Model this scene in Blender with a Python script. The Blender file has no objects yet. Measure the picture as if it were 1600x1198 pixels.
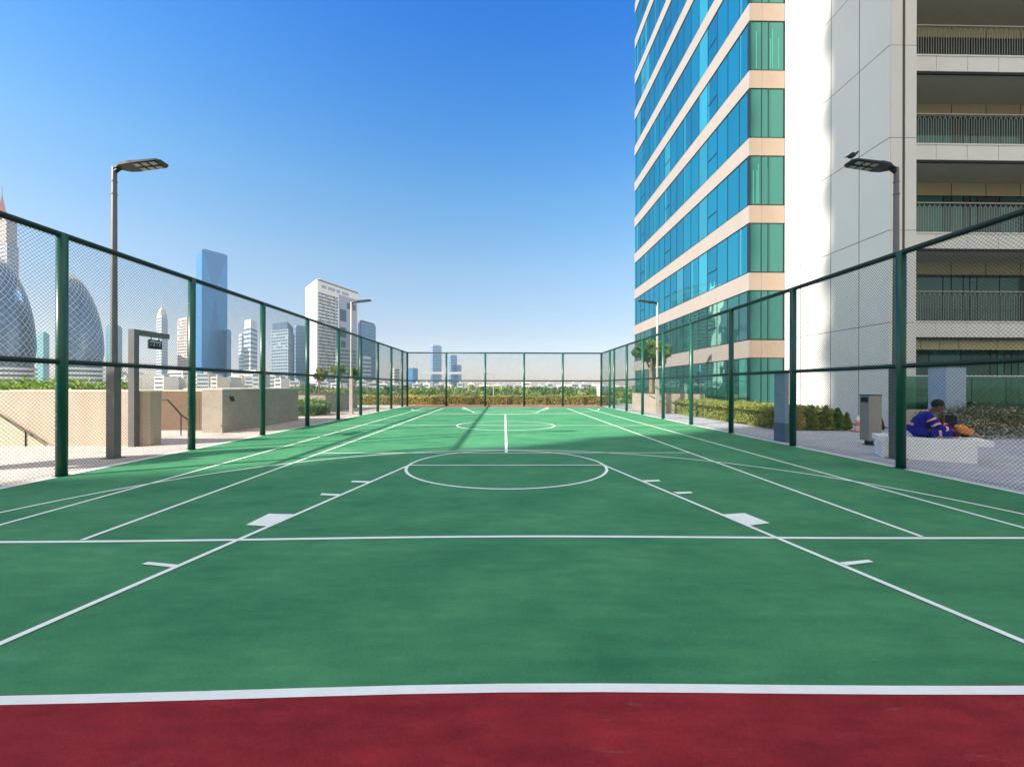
import bpy, math, random
from mathutils import Vector, Matrix
R = math.radians
rnd = random.Random(7)
S = bpy.context.scene
C = S.collection

# ---------------------------------------------------------------- camera, sky, sun, exposure
F = 666.6; EYE = 1.47; YAW = .0172; HORIZON = 602.7; ROLL = -.0021     # measured in the 1600 x 1198 picture
cam_d = bpy.data.cameras.new('camera'); cam = bpy.data.objects.new('camera', cam_d); C.objects.link(cam)
cam_d.sensor_width = 36; cam_d.lens = 36 * F / 1600; cam_d.clip_end = 30000; cam_d.clip_start = .05
cam_d.shift_y = (HORIZON - 599) / 1600
cam.matrix_world = Matrix.Translation((0, 0, EYE)) @ Matrix.Rotation(-YAW, 4, 'Z') @ Matrix.Rotation(R(90), 4, 'X') @ Matrix.Rotation(-ROLL, 4, 'Z')
S.camera = cam

SUN_AZ = R(29); SUN_EL = R(29.5)            # light travels towards (+cos, +sin): the sun is behind and left
w = bpy.data.worlds.new('World'); S.world = w; w.use_nodes = True
nt = w.node_tree; bg = nt.nodes['Background']
sky = nt.nodes.new('ShaderNodeTexSky'); sky.sky_type = 'NISHITA'; sky.sun_disc = False
sky.sun_elevation = SUN_EL; sky.sun_rotation = math.atan2(-math.cos(SUN_AZ), -math.sin(SUN_AZ))
sky.altitude = 0; sky.air_density = 1.0; sky.dust_density = .6; sky.ozone_density = 3.0
hs = nt.nodes.new('ShaderNodeHueSaturation'); hs.inputs['Saturation'].default_value = 1.25; hs.inputs['Hue'].default_value = .495
hs.inputs['Saturation'].default_value = 1.2
tcs = nt.nodes.new('ShaderNodeTexCoord'); sx_ = nt.nodes.new('ShaderNodeSeparateXYZ'); cr = nt.nodes.new('ShaderNodeValToRGB'); ml = nt.nodes.new('ShaderNodeMix'); ml.data_type = 'RGBA'; ml.blend_type = 'MULTIPLY'
ml.inputs[0].default_value = 1; nt.links.new(tcs.outputs['Generated'], sx_.inputs[0]); nt.links.new(sx_.outputs[2], cr.inputs[0])
stops = [(0, (.175, .146, .158)), (.12, (.195, .135, .121)), (.26, (.225, .172, .150)), (.40, (.165, .187, .184)), (.52, (.085, .17, .215)), (.68, (.0, .135, .25)), (1, (.05, .13, .24))]
cr.color_ramp.elements[0].position = 0; cr.color_ramp.elements[0].color = (*stops[0][1], 1); cr.color_ramp.elements[1].position = stops[-1][0]; cr.color_ramp.elements[1].color = (*stops[-1][1], 1)
for p_, c_ in stops[1:-1]: e_ = cr.color_ramp.elements.new(p_); e_.color = (*c_, 1)
nt.links.new(hs.outputs[0], ml.inputs[6]); nt.links.new(cr.outputs[0], ml.inputs[7])
vm = nt.nodes.new('ShaderNodeVectorMath'); vm.operation = 'SCALE'; vm.inputs['Scale'].default_value = 3.5
nt.links.new(ml.outputs[2], vm.inputs[0]); nt.links.new(sky.outputs[0], hs.inputs['Color'])
def ramp01(sock, lo, hi, neg=False):     # unseen bright fill added overhead and behind the viewpoint, to neutralise the shade
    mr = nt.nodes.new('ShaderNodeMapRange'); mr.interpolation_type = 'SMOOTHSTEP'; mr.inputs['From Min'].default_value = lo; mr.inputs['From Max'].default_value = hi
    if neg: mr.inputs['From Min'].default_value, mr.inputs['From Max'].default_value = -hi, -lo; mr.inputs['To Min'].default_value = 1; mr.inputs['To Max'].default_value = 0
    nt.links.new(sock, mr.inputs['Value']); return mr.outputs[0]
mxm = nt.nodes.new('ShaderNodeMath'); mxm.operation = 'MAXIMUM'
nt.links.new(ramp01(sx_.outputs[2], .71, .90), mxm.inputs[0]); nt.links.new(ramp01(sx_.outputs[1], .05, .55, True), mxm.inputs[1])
sky_fill = nt.nodes.new('ShaderNodeMix'); sky_fill.data_type = 'RGBA'; nt.links.new(mxm.outputs[0], sky_fill.inputs[0]); nt.links.new(vm.outputs[0], sky_fill.inputs[6]); sky_fill.inputs[7].default_value = (3.2, 3.05, 2.75, 1)
nt.links.new(sky_fill.outputs[2], bg.inputs[0])
bg.inputs[1].default_value = .15
sd = bpy.data.lights.new('sun', 'SUN'); sd.energy = 5.0; sd.angle = R(.65); sd.color = (1, .92, .82)
sun = bpy.data.objects.new('sun', sd); C.objects.link(sun)
dv = Vector((math.cos(SUN_AZ) * math.cos(SUN_EL), math.sin(SUN_AZ) * math.cos(SUN_EL), -math.sin(SUN_EL)))
sun.rotation_euler = dv.to_track_quat('-Z', 'Y').to_euler(); sun.location = (-30, -20, 40)
S.view_settings.view_transform = 'Standard'; S.view_settings.look = 'None'
S.view_settings.gamma = 1; S.view_settings.exposure = 1.32; S.view_settings.use_curve_mapping = False

# ---------------------------------------------------------------- measuring: picture points to places in the world
def ray(u, v):
    c, s = math.cos(ROLL), math.sin(ROLL); a = u - 800; b = HORIZON - v
    x = (a * c - b * s) / F; z = (a * s + b * c) / F; ct, st = math.cos(YAW), math.sin(YAW)
    return (x * ct + st, ct - x * st, z)
def G(u, v, z=0):
    r = ray(u, v); t = (z - EYE) / r[2]; return (r[0] * t, r[1] * t)
def PY(u, v, Y):
    r = ray(u, v); t = Y / r[1]; return (r[0] * t, EYE + r[2] * t)
def PX(u, v, X):
    r = ray(u, v); t = X / r[0]; return (r[1] * t, EYE + r[2] * t)

# ---------------------------------------------------------------- materials
def lin(c):
    return tuple((x / 12.92 if x <= .04045 else ((x + .055) / 1.055) ** 2.4) for x in (v / 255 for v in c))
MATS = {}
def mat(name, col, rough=.7, metal=0, spec=.3, var=.0, vscale=3, bump=0, bscale=60, coord='Object', stretch=(1, 1, 1), col2=None, streak=None):
    if name in MATS: return MATS[name]
    m = bpy.data.materials.new(name); m.use_nodes = True; MATS[name] = m
    t = m.node_tree; p = t.nodes['Principled BSDF']
    p.inputs['Roughness'].default_value = rough; p.inputs['Metallic'].default_value = metal
    p.inputs['Specular IOR Level'].default_value = spec
    p.inputs['Base Color'].default_value = (*col, 1)
    tc = t.nodes.new('ShaderNodeTexCoord'); mp = t.nodes.new('ShaderNodeMapping'); mp.inputs['Scale'].default_value = stretch
    t.links.new(tc.outputs[coord], mp.inputs[0])
    if var or col2:
        n = t.nodes.new('ShaderNodeTexNoise'); n.inputs['Scale'].default_value = vscale; n.inputs['Detail'].default_value = 12
        n.inputs['Roughness'].default_value = .68
        t.links.new(mp.outputs[0], n.inputs['Vector'])
        r = t.nodes.new('ShaderNodeValToRGB'); r.color_ramp.elements[0].position = .3; r.color_ramp.elements[1].position = .7
        c2 = col2 or tuple(min(1, x * (1 + var)) for x in col); c1 = col if col2 else tuple(x * (1 - var) for x in col)
        r.color_ramp.elements[0].color = (*c1, 1); r.color_ramp.elements[1].color = (*c2, 1)
        t.links.new(n.outputs[0], r.inputs[0]); last = r.outputs[0]
        if streak:
            n2 = t.nodes.new('ShaderNodeTexNoise'); n2.inputs['Scale'].default_value = streak[0]; n2.inputs['Detail'].default_value = 5
            m2 = t.nodes.new('ShaderNodeMapping'); m2.inputs['Scale'].default_value = streak[2]
            t.links.new(tc.outputs[coord], m2.inputs[0]); t.links.new(m2.outputs[0], n2.inputs['Vector'])
            r2 = t.nodes.new('ShaderNodeValToRGB'); r2.color_ramp.elements[0].position = .35; r2.color_ramp.elements[1].position = .7
            r2.color_ramp.elements[0].color = (*streak[3], 1); r2.color_ramp.elements[1].color = (*streak[4], 1)
            t.links.new(n2.outputs[0], r2.inputs[0])
            mx = t.nodes.new('ShaderNodeMix'); mx.data_type = 'RGBA'; mx.blend_type = 'MULTIPLY'; mx.inputs[0].default_value = streak[1]
            t.links.new(last, mx.inputs[6]); t.links.new(r2.outputs[0], mx.inputs[7]); last = mx.outputs[2]
        if streak:
            for sc_, lo, hi, ds in ((55, .90, 1.08, .9), (260, .88, 1.12, .5)):
                n3 = t.nodes.new('ShaderNodeTexNoise'); n3.inputs['Scale'].default_value = sc_; n3.inputs['Detail'].default_value = 3; t.links.new(tc.outputs[coord], n3.inputs['Vector'])
                r3 = t.nodes.new('ShaderNodeMapRange'); r3.inputs['From Min'].default_value = .3; r3.inputs['From Max'].default_value = .7; r3.inputs['To Min'].default_value = lo; r3.inputs['To Max'].default_value = hi
                t.links.new(n3.outputs[0], r3.inputs['Value']); v3 = t.nodes.new('ShaderNodeVectorMath'); v3.operation = 'SCALE'; t.links.new(last, v3.inputs[0]); t.links.new(r3.outputs[0], v3.inputs['Scale']); last = v3.outputs[0]
            # pale scuffs: thin stretched noise peaks
            m4 = t.nodes.new('ShaderNodeMapping'); m4.inputs['Scale'].default_value = (1.2, 6, 1); m4.inputs['Rotation'].default_value = (0, 0, .5); n4 = t.nodes.new('ShaderNodeTexNoise'); n4.inputs['Scale'].default_value = 2.2; n4.inputs['Detail'].default_value = 9; n4.inputs['Roughness'].default_value = .75
            t.links.new(tc.outputs[coord], m4.inputs[0]); t.links.new(m4.outputs[0], n4.inputs['Vector']); r4 = t.nodes.new('ShaderNodeMapRange'); r4.inputs['From Min'].default_value = .60; r4.inputs['From Max'].default_value = .78; r4.inputs['To Max'].default_value = .22
            t.links.new(n4.outputs[0], r4.inputs['Value']); x4 = t.nodes.new('ShaderNodeMix'); x4.data_type = 'RGBA'; t.links.new(r4.outputs[0], x4.inputs[0]); t.links.new(last, x4.inputs[6]); x4.inputs[7].default_value = (.42, .44, .42, 1); last = x4.outputs[2]
        t.links.new(last, p.inputs['Base Color'])
    if bump:
        b = t.nodes.new('ShaderNodeBump'); b.inputs['Strength'].default_value = bump; b.inputs['Distance'].default_value = .01
        nb = t.nodes.new('ShaderNodeTexNoise'); nb.inputs['Scale'].default_value = bscale; nb.inputs['Detail'].default_value = 4
        t.links.new(tc.outputs[coord], nb.inputs['Vector']); t.links.new(nb.outputs[0], b.inputs['Height']); t.links.new(b.outputs[0], p.inputs['Normal'])
    return m
def leafmat(name, a, b, c=None, trans=.25):
    if name in MATS: return MATS[name]
    m = bpy.data.materials.new(name); m.use_nodes = True; MATS[name] = m; t = m.node_tree; p = t.nodes['Principled BSDF']
    p.inputs['Roughness'].default_value = .6; p.inputs['Specular IOR Level'].default_value = .2
    g = t.nodes.new('ShaderNodeNewGeometry'); r = t.nodes.new('ShaderNodeValToRGB')
    r.color_ramp.elements[0].color = (*a, 1); r.color_ramp.elements[1].color = (*b, 1)
    if c:
        e = r.color_ramp.elements.new(.8); e.color = (*b, 1); r.color_ramp.elements[-1].color = (*c, 1)
    t.links.new(g.outputs['Random Per Island'], r.inputs[0]); t.links.new(r.outputs[0], p.inputs['Base Color'])
    tr = t.nodes.new('ShaderNodeBsdfTranslucent'); t.links.new(r.outputs[0], tr.inputs[0])
    mx = t.nodes.new('ShaderNodeMixShader'); mx.inputs[0].default_value = trans
    t.links.new(p.outputs[0], mx.inputs[1]); t.links.new(tr.outputs[0], mx.inputs[2]); t.links.new(mx.outputs[0], t.nodes['Material Output'].inputs[0])
    return m
def glassmat(name, body, tint, fac=.5, rough=.02, wob=0, var=0):
    """opaque architectural glass: a coloured body behind a mirror-like tinted face"""
    if name in MATS: return MATS[name]
    m = bpy.data.materials.new(name); m.use_nodes = True; MATS[name] = m; t = m.node_tree; p = t.nodes['Principled BSDF']
    p.inputs['Base Color'].default_value = (*body, 1); p.inputs['Roughness'].default_value = .5
    gl = t.nodes.new('ShaderNodeBsdfGlossy'); gl.inputs[0].default_value = (*tint, 1); gl.inputs['Roughness'].default_value = rough
    if var:
        g = t.nodes.new('ShaderNodeNewGeometry'); r = t.nodes.new('ShaderNodeValToRGB')
        r.color_ramp.elements[0].color = (*[x * (1 - var) for x in body], 1); r.color_ramp.elements[1].color = (*[x * (1 + var) for x in body], 1)
        t.links.new(g.outputs['Random Per Island'], r.inputs[0]); t.links.new(r.outputs[0], p.inputs['Base Color'])
    if wob:
        tc = t.nodes.new('ShaderNodeTexCoord'); n = t.nodes.new('ShaderNodeTexNoise'); n.inputs['Scale'].default_value = .55
        b = t.nodes.new('ShaderNodeBump'); b.inputs['Strength'].default_value = wob; b.inputs['Distance'].default_value = .05
        t.links.new(tc.outputs['Object'], n.inputs['Vector']); t.links.new(n.outputs[0], b.inputs['Height']); t.links.new(b.outputs[0], gl.inputs['Normal'])
    mx = t.nodes.new('ShaderNodeMixShader'); mx.inputs[0].default_value = fac
    t.links.new(p.outputs[0], mx.inputs[1]); t.links.new(gl.outputs[0], mx.inputs[2]); t.links.new(mx.outputs[0], t.nodes['Material Output'].inputs[0])
    return m
M_green = mat('court_green', (.034, .190, .086), .75, spec=.15, col2=(.088, .312, .140), vscale=.75, stretch=(1, 1.6, 1), bump=.25, bscale=140,
              streak=(4.5, .8, (.6, 2.2, 1), (.82, .85, .88), (1.1, 1.07, 1.05)))
M_red = mat('court_red', (.21, .018, .024), .8, spec=.12, col2=(.37, .029, .038), vscale=1.6, bump=.25, bscale=140,
            streak=(5, .8, (.7, 2.5, 1), (.75, .75, .78), (1.1, 1.1, 1.1)))
M_line = mat('line_paint', (.90, .91, .88), .7, bump=.1, bscale=140, var=.07, vscale=6)
def pavemat(name, a, b, sx, sy, mort):
    m = bpy.data.materials.new(name); m.use_nodes = True; t = m.node_tree; p = t.nodes['Principled BSDF']; p.inputs['Roughness'].default_value = .85
    p.inputs['Specular IOR Level'].default_value = .2
    tc = t.nodes.new('ShaderNodeTexCoord'); br = t.nodes.new('ShaderNodeTexBrick'); br.inputs['Scale'].default_value = 1
    br.inputs['Color1'].default_value = (*a, 1); br.inputs['Color2'].default_value = (*b, 1); br.inputs['Mortar'].default_value = (*mort, 1)
    br.inputs['Mortar Size'].default_value = .006; br.inputs['Brick Width'].default_value = sx; br.inputs['Row Height'].default_value = sy; br.offset = .5
    n = t.nodes.new('ShaderNodeTexNoise'); n.inputs['Scale'].default_value = 1.3; n.inputs['Detail'].default_value = 8
    r = t.nodes.new('ShaderNodeValToRGB'); r.color_ramp.elements[0].position = .3; r.color_ramp.elements[0].color = (.8, .8, .8, 1); r.color_ramp.elements[1].position = .7
    mx = t.nodes.new('ShaderNodeMix'); mx.data_type = 'RGBA'; mx.blend_type = 'MULTIPLY'; mx.inputs[0].default_value = 1
    t.links.new(tc.outputs['Object'], br.inputs['Vector']); t.links.new(tc.outputs['Object'], n.inputs['Vector']); t.links.new(n.outputs[0], r.inputs[0])
    t.links.new(br.outputs[0], mx.inputs[6]); t.links.new(r.outputs[0], mx.inputs[7]); t.links.new(mx.outputs[2], p.inputs['Base Color'])
    return m
M_pave = pavemat('paving', lin((222, 205, 194)), lin((206, 192, 182)), .6, .3, lin((150, 140, 132)))
M_pave2 = pavemat('paving_right', lin((202, 203, 210)), lin((188, 190, 198)), .6, .3, lin((165, 158, 150)))
M_fence = mat('green_powder_coat', lin((6, 76, 62)), .35, spec=.5, var=.12, vscale=5)
M_rail = mat('dark_green_rail', lin((7, 40, 36)), .45, spec=.4, var=.1, vscale=5)
M_wire = mat('pvc_wire', lin((30, 62, 60)), .5, spec=.4)
M_tie = mat('galvanised', (.5, .53, .53), .4, .6)
M_conc = mat('grey_render', lin((172, 163, 150)), .9, var=.12, vscale=1.3, bump=.3, bscale=25, streak=(3, .5, (1, 1, 4), (.75, .75, .75), (1, 1, 1)))
M_cream = mat('cream_render', lin((184, 170, 154)), .9, var=.07, vscale=.9, bump=.2, bscale=25, streak=(3, .5, (1, 1, .25), (.82, .80, .78), (1.05, 1.05, 1.05)))
M_brown = mat('brown_stone', lin((120, 100, 82)), .85, var=.12, vscale=2.0)
M_pole = mat('grey_pole', lin((110, 109, 110)), .45, .3, var=.1)
M_polel = mat('light_pole', lin((190, 182, 170)), .5, .2, var=.06)
M_dark = mat('dark_metal', lin((42, 46, 48)), .5, .3)
M_black = mat('black', (.012, .012, .014), .6)
M_white = mat('white_panel', lin((224, 220, 213)), .55, spec=.3, var=.04, vscale=.35)
M_wpan = mat('white_soffit_panel', (.66, .66, .63), .6, var=.04, vscale=1)
M_gap = mat('joint_dark', lin((92, 82, 72)), .9)
M_band_dull = mat('cream_band_dull_light', lin((143, 134, 127)), .6, spec=.35, var=.05, vscale=1.2)  # one stone in two tones: duller side, warmer corner light put in the colour
M_band_warm = mat('cream_band_warm_light', lin((148, 132, 117)), .6, spec=.35, var=.05, vscale=1.2)
M_mull = mat('dark_mullion', lin((24, 44, 50)), .5, .2)
M_soff = mat('soffit', (.40, .39, .32), .85, var=.08, vscale=1)
M_tan = mat('tan_panel', (.36, .32, .19), .8, var=.06, vscale=2)
M_railing = mat('railing_metal', lin((148, 147, 140)), .5, .3)
M_stone = mat('bluegrey_stone', lin((150, 166, 184)), .7, var=.1, vscale=4)
M_stoned = mat('bluegrey_stone_dark', lin((98, 120, 140)), .7, var=.1, vscale=4)
M_bench = mat('bench_white', (.93, .93, .93), .7, var=.05, vscale=3)
M_trunk = mat('bark', lin((150, 128, 104)), .95, var=.25, vscale=8, bump=.6, bscale=30)
M_soil = mat('soil', lin((88, 68, 50)), .95, var=.2, vscale=4)
GL_side = glassmat('glass_blue', (.002, .14, .20), (.13, .50, .66), .58, wob=.2, var=.25)
GL_sidec = glassmat('glass_curtain', (.02, .24, .32), (.25, .55, .68), .45, wob=.2, var=.3)
GL_cor = glassmat('glass_green', (.004, .07, .058), (.09, .36, .31), .25, wob=.1, var=.1)
GL_low = glassmat('glass_low_green', (.004, .06, .05), (.28, .55, .50), .5, wob=.2, var=.3); GL_lowc = glassmat('glass_low_curtain', (.03, .2, .16), (.4, .7, .62), .4, wob=.2, var=.3)
GL_dk = glassmat('glass_dark', (.002, .018, .017), (.2, .4, .38), .12, wob=.1, var=.3)

# ---------------------------------------------------------------- mesh helpers
class MB:
    def __init__(s): s.v = []; s.f = []; s.m = []; s.mats = []
    def mi(s, m):
        if m is None: return 0
        if m not in s.mats: s.mats.append(m)
        return s.mats.index(m)
    def add(s, vs, fs, m=None):
        o = len(s.v); k = s.mi(m); s.v += [tuple(p) for p in vs]; s.f += [tuple(i + o for i in f) for f in fs]; s.m += [k] * len(fs)
    def box(s, x0, x1, y0, y1, z0, z1, m=None):
        s.prism([(x0, y0), (x1, y0), (x1, y1), (x0, y1)], z0, z1, m)
    def prism(s, pts, z0, z1, m=None, top=None):
        n = len(pts); a = sum(pts[i][0] * pts[(i + 1) % n][1] - pts[(i + 1) % n][0] * pts[i][1] for i in range(n))
        if a < 0: pts = pts[::-1]; top = top[::-1] if top else None
        tp = top or pts
        s.add([(x, y, z0) for x, y in pts] + [(x, y, z1) for x, y in tp],
              [tuple(range(n - 1, -1, -1)), tuple(range(n, 2 * n))] + [(i, (i + 1) % n, n + (i + 1) % n, n + i) for i in range(n)], m)
    def sheet(s, pts, z, m=None):
        n = len(pts); a = sum(pts[i][0] * pts[(i + 1) % n][1] - pts[(i + 1) % n][0] * pts[i][1] for i in range(n))
        if a < 0: pts = pts[::-1]
        s.add([(x, y, z) for x, y in pts], [tuple(range(n))], m)
    def obox(s, c, ux, uy, uz, m=None):
        c, ux, uy, uz = map(Vector, (c, ux, uy, uz)); vs = [c + ux * a + uy * b + uz * d for d in (-1, 1) for a, b in ((-1, -1), (1, -1), (1, 1), (-1, 1))]
        s.add(vs, [(3, 2, 1, 0), (4, 5, 6, 7), (0, 1, 5, 4), (1, 2, 6, 5), (2, 3, 7, 6), (3, 0, 4, 7)], m)
    def tube(s, a, b, r, n=10, r2=None, m=None, cap=True):
        a, b = Vector(a), Vector(b); d = (b - a).normalized(); x = d.orthogonal().normalized(); y = d.cross(x); r2 = r if r2 is None else r2
        vs = [a + (x * math.cos(t) + y * math.sin(t)) * r for t in (2 * math.pi * i / n for i in range(n))] + \
             [b + (x * math.cos(t) + y * math.sin(t)) * r2 for t in (2 * math.pi * i / n for i in range(n))]
        fs = [(i, (i + 1) % n, n + (i + 1) % n, n + i) for i in range(n)]
        if cap: fs += [tuple(range(n - 1, -1, -1)), tuple(range(n, 2 * n))]
        s.add(vs, fs, m)
    def path(s, pts, r, n=8, m=None):
        for i in range(len(pts) - 1):
            ra = r[i] if isinstance(r, (list, tuple)) else r; rb = r[i + 1] if isinstance(r, (list, tuple)) else r
            s.tube(pts[i], pts[i + 1], ra, n, rb, m)
    def lathe(s, c, prof, n=24, m=None, sx=1, sy=1, half=False):
        vs = []; fs = []
        for (r, z) in prof: vs += [(c[0] + sx * r * math.cos(2 * math.pi * i / n), c[1] + sy * r * math.sin(2 * math.pi * i / n), c[2] + z) for i in range(n)]
        for k in range(len(prof) - 1):
            for i in range(n): fs.append((k * n + i, k * n + (i + 1) % n, (k + 1) * n + (i + 1) % n, (k + 1) * n + i))
        fs.append(tuple(range(n - 1, -1, -1))); fs.append(tuple(range((len(prof) - 1) * n, len(prof) * n)))
        s.add(vs, fs, m)
    def halflathe(s, c, prof, n=24, m=None, yr=None):
        vs = []; fs = []
        for (r, z) in prof: vs += [(c[0] + r * math.sin(math.pi * i / n), c[1] - (yr or 1) * r * math.cos(math.pi * i / n), c[2] + z) for i in range(n + 1)]
        k = n + 1
        for j in range(len(prof) - 1):
            for i in range(n): fs.append((j * k + i, j * k + i + 1, (j + 1) * k + i + 1, (j + 1) * k + i))
            fs.append((j * k + n, j * k, (j + 1) * k, (j + 1) * k + n))
        fs.append(tuple(range(n, -1, -1))); fs.append(tuple(range((len(prof) - 1) * k, len(prof) * k))); s.add(vs, fs, m)
    def leaf(s, p, size, m=None, up=0):
        d = Vector((rnd.gauss(0, 1), rnd.gauss(0, 1), rnd.gauss(0, 1) + up)).normalized(); x = d.orthogonal().normalized()
        a = rnd.random() * 6.28; y = d.cross(x); x, y = x * math.cos(a) + y * math.sin(a), y * math.cos(a) - x * math.sin(a)
        l = size * rnd.uniform(.6, 1.3); p = Vector(p); o = len(s.v); k = s.mi(m)
        s.v += [tuple(p - x * l), tuple(p + y * l * .45 + d * l * .12), tuple(p + x * l), tuple(p - y * l * .45 + d * l * .12)]
        s.f.append((o, o + 1, o + 2, o + 3)); s.m.append(k)
    def blob_leaves(s, c, r, n, size, m=None, shell=.55):
        for _ in range(n):
            d = Vector((rnd.gauss(0, 1), rnd.gauss(0, 1), rnd.gauss(0, 1))).normalized(); q = rnd.uniform(shell, 1) ** .6
            s.leaf((c[0] + d.x * r[0] * q, c[1] + d.y * r[1] * q, c[2] + d.z * r[2] * q), size, m)
    def build(s, name, m=None, parent=None, smooth=False):
        me = bpy.data.meshes.new(name)
        if parent is not None: off = Vector(parent.matrix_world.translation) if parent.parent is None else Vector(parent['_w'])
        else:
            xs, ys, zs = zip(*s.v); off = Vector(((min(xs) + max(xs)) / 2, (min(ys) + max(ys)) / 2, min(zs)))
        me.from_pydata([(x - off.x, y - off.y, z - off.z) for x, y, z in s.v], [], s.f); me.update()
        if s.mats:
            for q in s.mats: me.materials.append(q)
            me.polygons.foreach_set('material_index', s.m)
        elif m: me.materials.append(m)
        if smooth: me.polygons.foreach_set('use_smooth', [True] * len(me.polygons))
        o = bpy.data.objects.new(name, me); C.objects.link(o)
        if parent is not None: o.parent = parent; o['_w'] = tuple(off)
        else: o.location = off; o['_w'] = tuple(off); o.matrix_world = Matrix.Translation(off)
        return o
def tag(o, label=None, cat=None, group=None, kind=None):
    if label: o['label'] = label
    if cat: o['category'] = cat
    if group: o['group'] = group
    if kind: o['kind'] = kind
    return o
def thing(name, label, cat, loc=(0, 0, 0), group=None):
    o = bpy.data.objects.new(name, None); C.objects.link(o); o.location = loc; o.matrix_world = Matrix.Translation(loc); o.empty_display_size = .2
    o['_w'] = tuple(loc); return tag(o, label, cat, group)
def dup(root, loc, rz=0, label=None, scale=1):
    r = root.copy(); C.objects.link(r); r.location = loc; r.rotation_euler = (0, 0, rz); r.scale = (scale,) * 3
    if label: r['label'] = label
    for ch in list(root.children):
        c = ch.copy(); C.objects.link(c); c.parent = r
        for g in ch.children:
            d = g.copy(); C.objects.link(d); d.parent = c
    return r
def struct(name, mb, m=None, smooth=False):
    o = mb.build(name, m, None, smooth); o['kind'] = 'structure'; return o

# ---------------------------------------------------------------- ground, podium, court
FL = -7.13; FR = 7.13; Y0 = 2.06; Y1 = 29.6; YE = 31.35
b = MB(); b.sheet([(-9000, -3000), (9000, -3000), (9000, 14000), (-9000, 14000)], -6.5)
struct('ground', b, mat('city_ground', lin((176, 168, 150)), .95, col2=lin((120, 128, 96)), vscale=.012))
b = MB(); b.box(-70, 45, -60, 35.5, -6.4, -.008); struct('podium', b, M_conc)
b = MB(); b.sheet([(-70, -6), (FL, -6), (FL, YE + .05), (FR, YE + .05), (FR, 35.4), (-70, 35.4)], 0); struct('paving', b, M_pave)
b = MB(); b.sheet([(FR, -6), (44, -6), (44, 35.4), (FR, 35.4)], 0); struct('walkway', b, M_pave2)
b = MB(); b.sheet([(FL, Y0), (FR, Y0), (FR, Y1), (FL, Y1)], .004); struct('court_surface', b, M_green)
b = MB(); b.sheet([(FL, -6), (FR, -6), (FR, Y0), (FL, Y0)], .004); b.sheet([(FL, Y1), (FR, Y1), (FR, YE + .05), (FL, YE + .05)], .004); struct('court_run_off', b, M_red)
# painted lines
L = MB(); LZ = [.0062]
def seg(a, b_, wd=.05, z=None):
    a = Vector(a); b_ = Vector(b_); d = (b_ - a).normalized(); n = Vector((-d.y, d.x)) * wd / 2
    L.sheet([tuple(a - n), tuple(b_ - n), tuple(b_ + n), tuple(a + n)], LZ[0] if z is None else z)
def poly(pts, wd=.05, z=None, closed=False):
    pts = [Vector(p) for p in pts]; n = len(pts); l = []; r = []
    for i in range(n):
        a = pts[i - 1] if (i or closed) else pts[i]; c = pts[(i + 1) % n] if (i < n - 1 or closed) else pts[i]
        d = (c - a).normalized(); q = Vector((-d.y, d.x)) * wd / 2; l.append(pts[i] + q); r.append(pts[i] - q)
    for i in range(n if closed else n - 1):
        j = (i + 1) % n; L.sheet([tuple(r[i]), tuple(r[j]), tuple(l[j]), tuple(l[i])], LZ[0] if z is None else z)
zc = .0062
def nz():
    global zc; zc += .0003; return zc
XC = .04; YM = (Y0 + Y1) / 2
# basketball: end lines (slightly hand-laid), sidelines
poly([(FL + 14.26 * i / 30, 2.015 + .055 * math.exp(-((FL + 14.26 * i / 30) / 1.6) ** 2) + .0 * i) for i in range(31)], .06, nz())
seg((FL, Y1), (FR, Y1), .055, nz())
seg((FL + .02, Y0), (FL + .02, Y1), .06, nz()); seg((FR - .02, Y0), (FR - .02, Y1), .06, nz())
# tennis lines
poly([(-5.3 + 10.72 * i / 24, 4.05 + .1 * math.exp(-((-5.3 + 10.72 * i / 24) / 2.6) ** 2)) for i in range(25)], .05, nz())
seg((-5.27, 27.8), (5.4, 27.8), .05, nz())
zz = nz()
for x in (-5.27, 5.40): seg((x, 4.1), (x, 27.8), .05, zz)
for x in (-3.99, 4.08): seg((x, 4.1), (x, 27.8), .05, zz)
zz = nz(); seg((-3.99, 9.33), (4.08, 9.33), .05, zz); seg((-3.99, 22.1), (4.08, 22.1), .05, zz)
zz = nz(); seg((XC, 9.33), (XC, 22.1), .06, zz)
seg((FL, YM), (FR, YM), .05, nz())
def arc(cx, cy, r, a0, a1, n=48): return [(cx + r * math.cos(R(a0 + (a1 - a0) * i / n)), cy + r * math.sin(R(a0 + (a1 - a0) * i / n))) for i in range(n + 1)]
FTY = 7.85
zz = nz()
poly(arc(XC, FTY, 1.8, 0, 360)[:-1], .05, zz, True); poly(arc(XC, 2 * YM - FTY, 1.8, 0, 360)[:-1], .05, zz, True); poly(arc(XC, YM, 1.8, 0, 360)[:-1], .05, zz, True)
zz = nz(); poly(arc(.08, 3.75, 5.98, 4, 176, 64), .05, zz); poly(arc(.08, 2 * YM - 3.75, 5.98, 184, 356, 64), .05, zz)
zz = nz(); seg((XC - 1.8, FTY + .02), (XC + 1.8, FTY + .02), .05, zz); seg((XC - 1.8, 2 * YM - FTY), (XC + 1.8, 2 * YM - FTY), .05, zz)
def kl(p, q): # key line through two picture points, run to the end line
    a = Vector(G(*p)); c = Vector(G(*q)); d = (c - a); t0 = (Y0 - a.y) / d.y; t1 = (FTY + .05 - a.y) / d.y; return a + d * t0, a + d * t1
zz = nz(); kL = (kl((0, 1012), (600, 747))[0], Vector((XC - 1.80, FTY))); kR = (kl((1600, 1001.5), (984, 749))[0], Vector((XC + 1.80, FTY)))
for k in (kL, kR):
    seg(tuple(k[0]), tuple(k[1]), .05, zz); seg((k[0].x, 2 * YM - k[0].y), (k[1].x, 2 * YM - k[1].y), .05, zz)
zz = nz()
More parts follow.
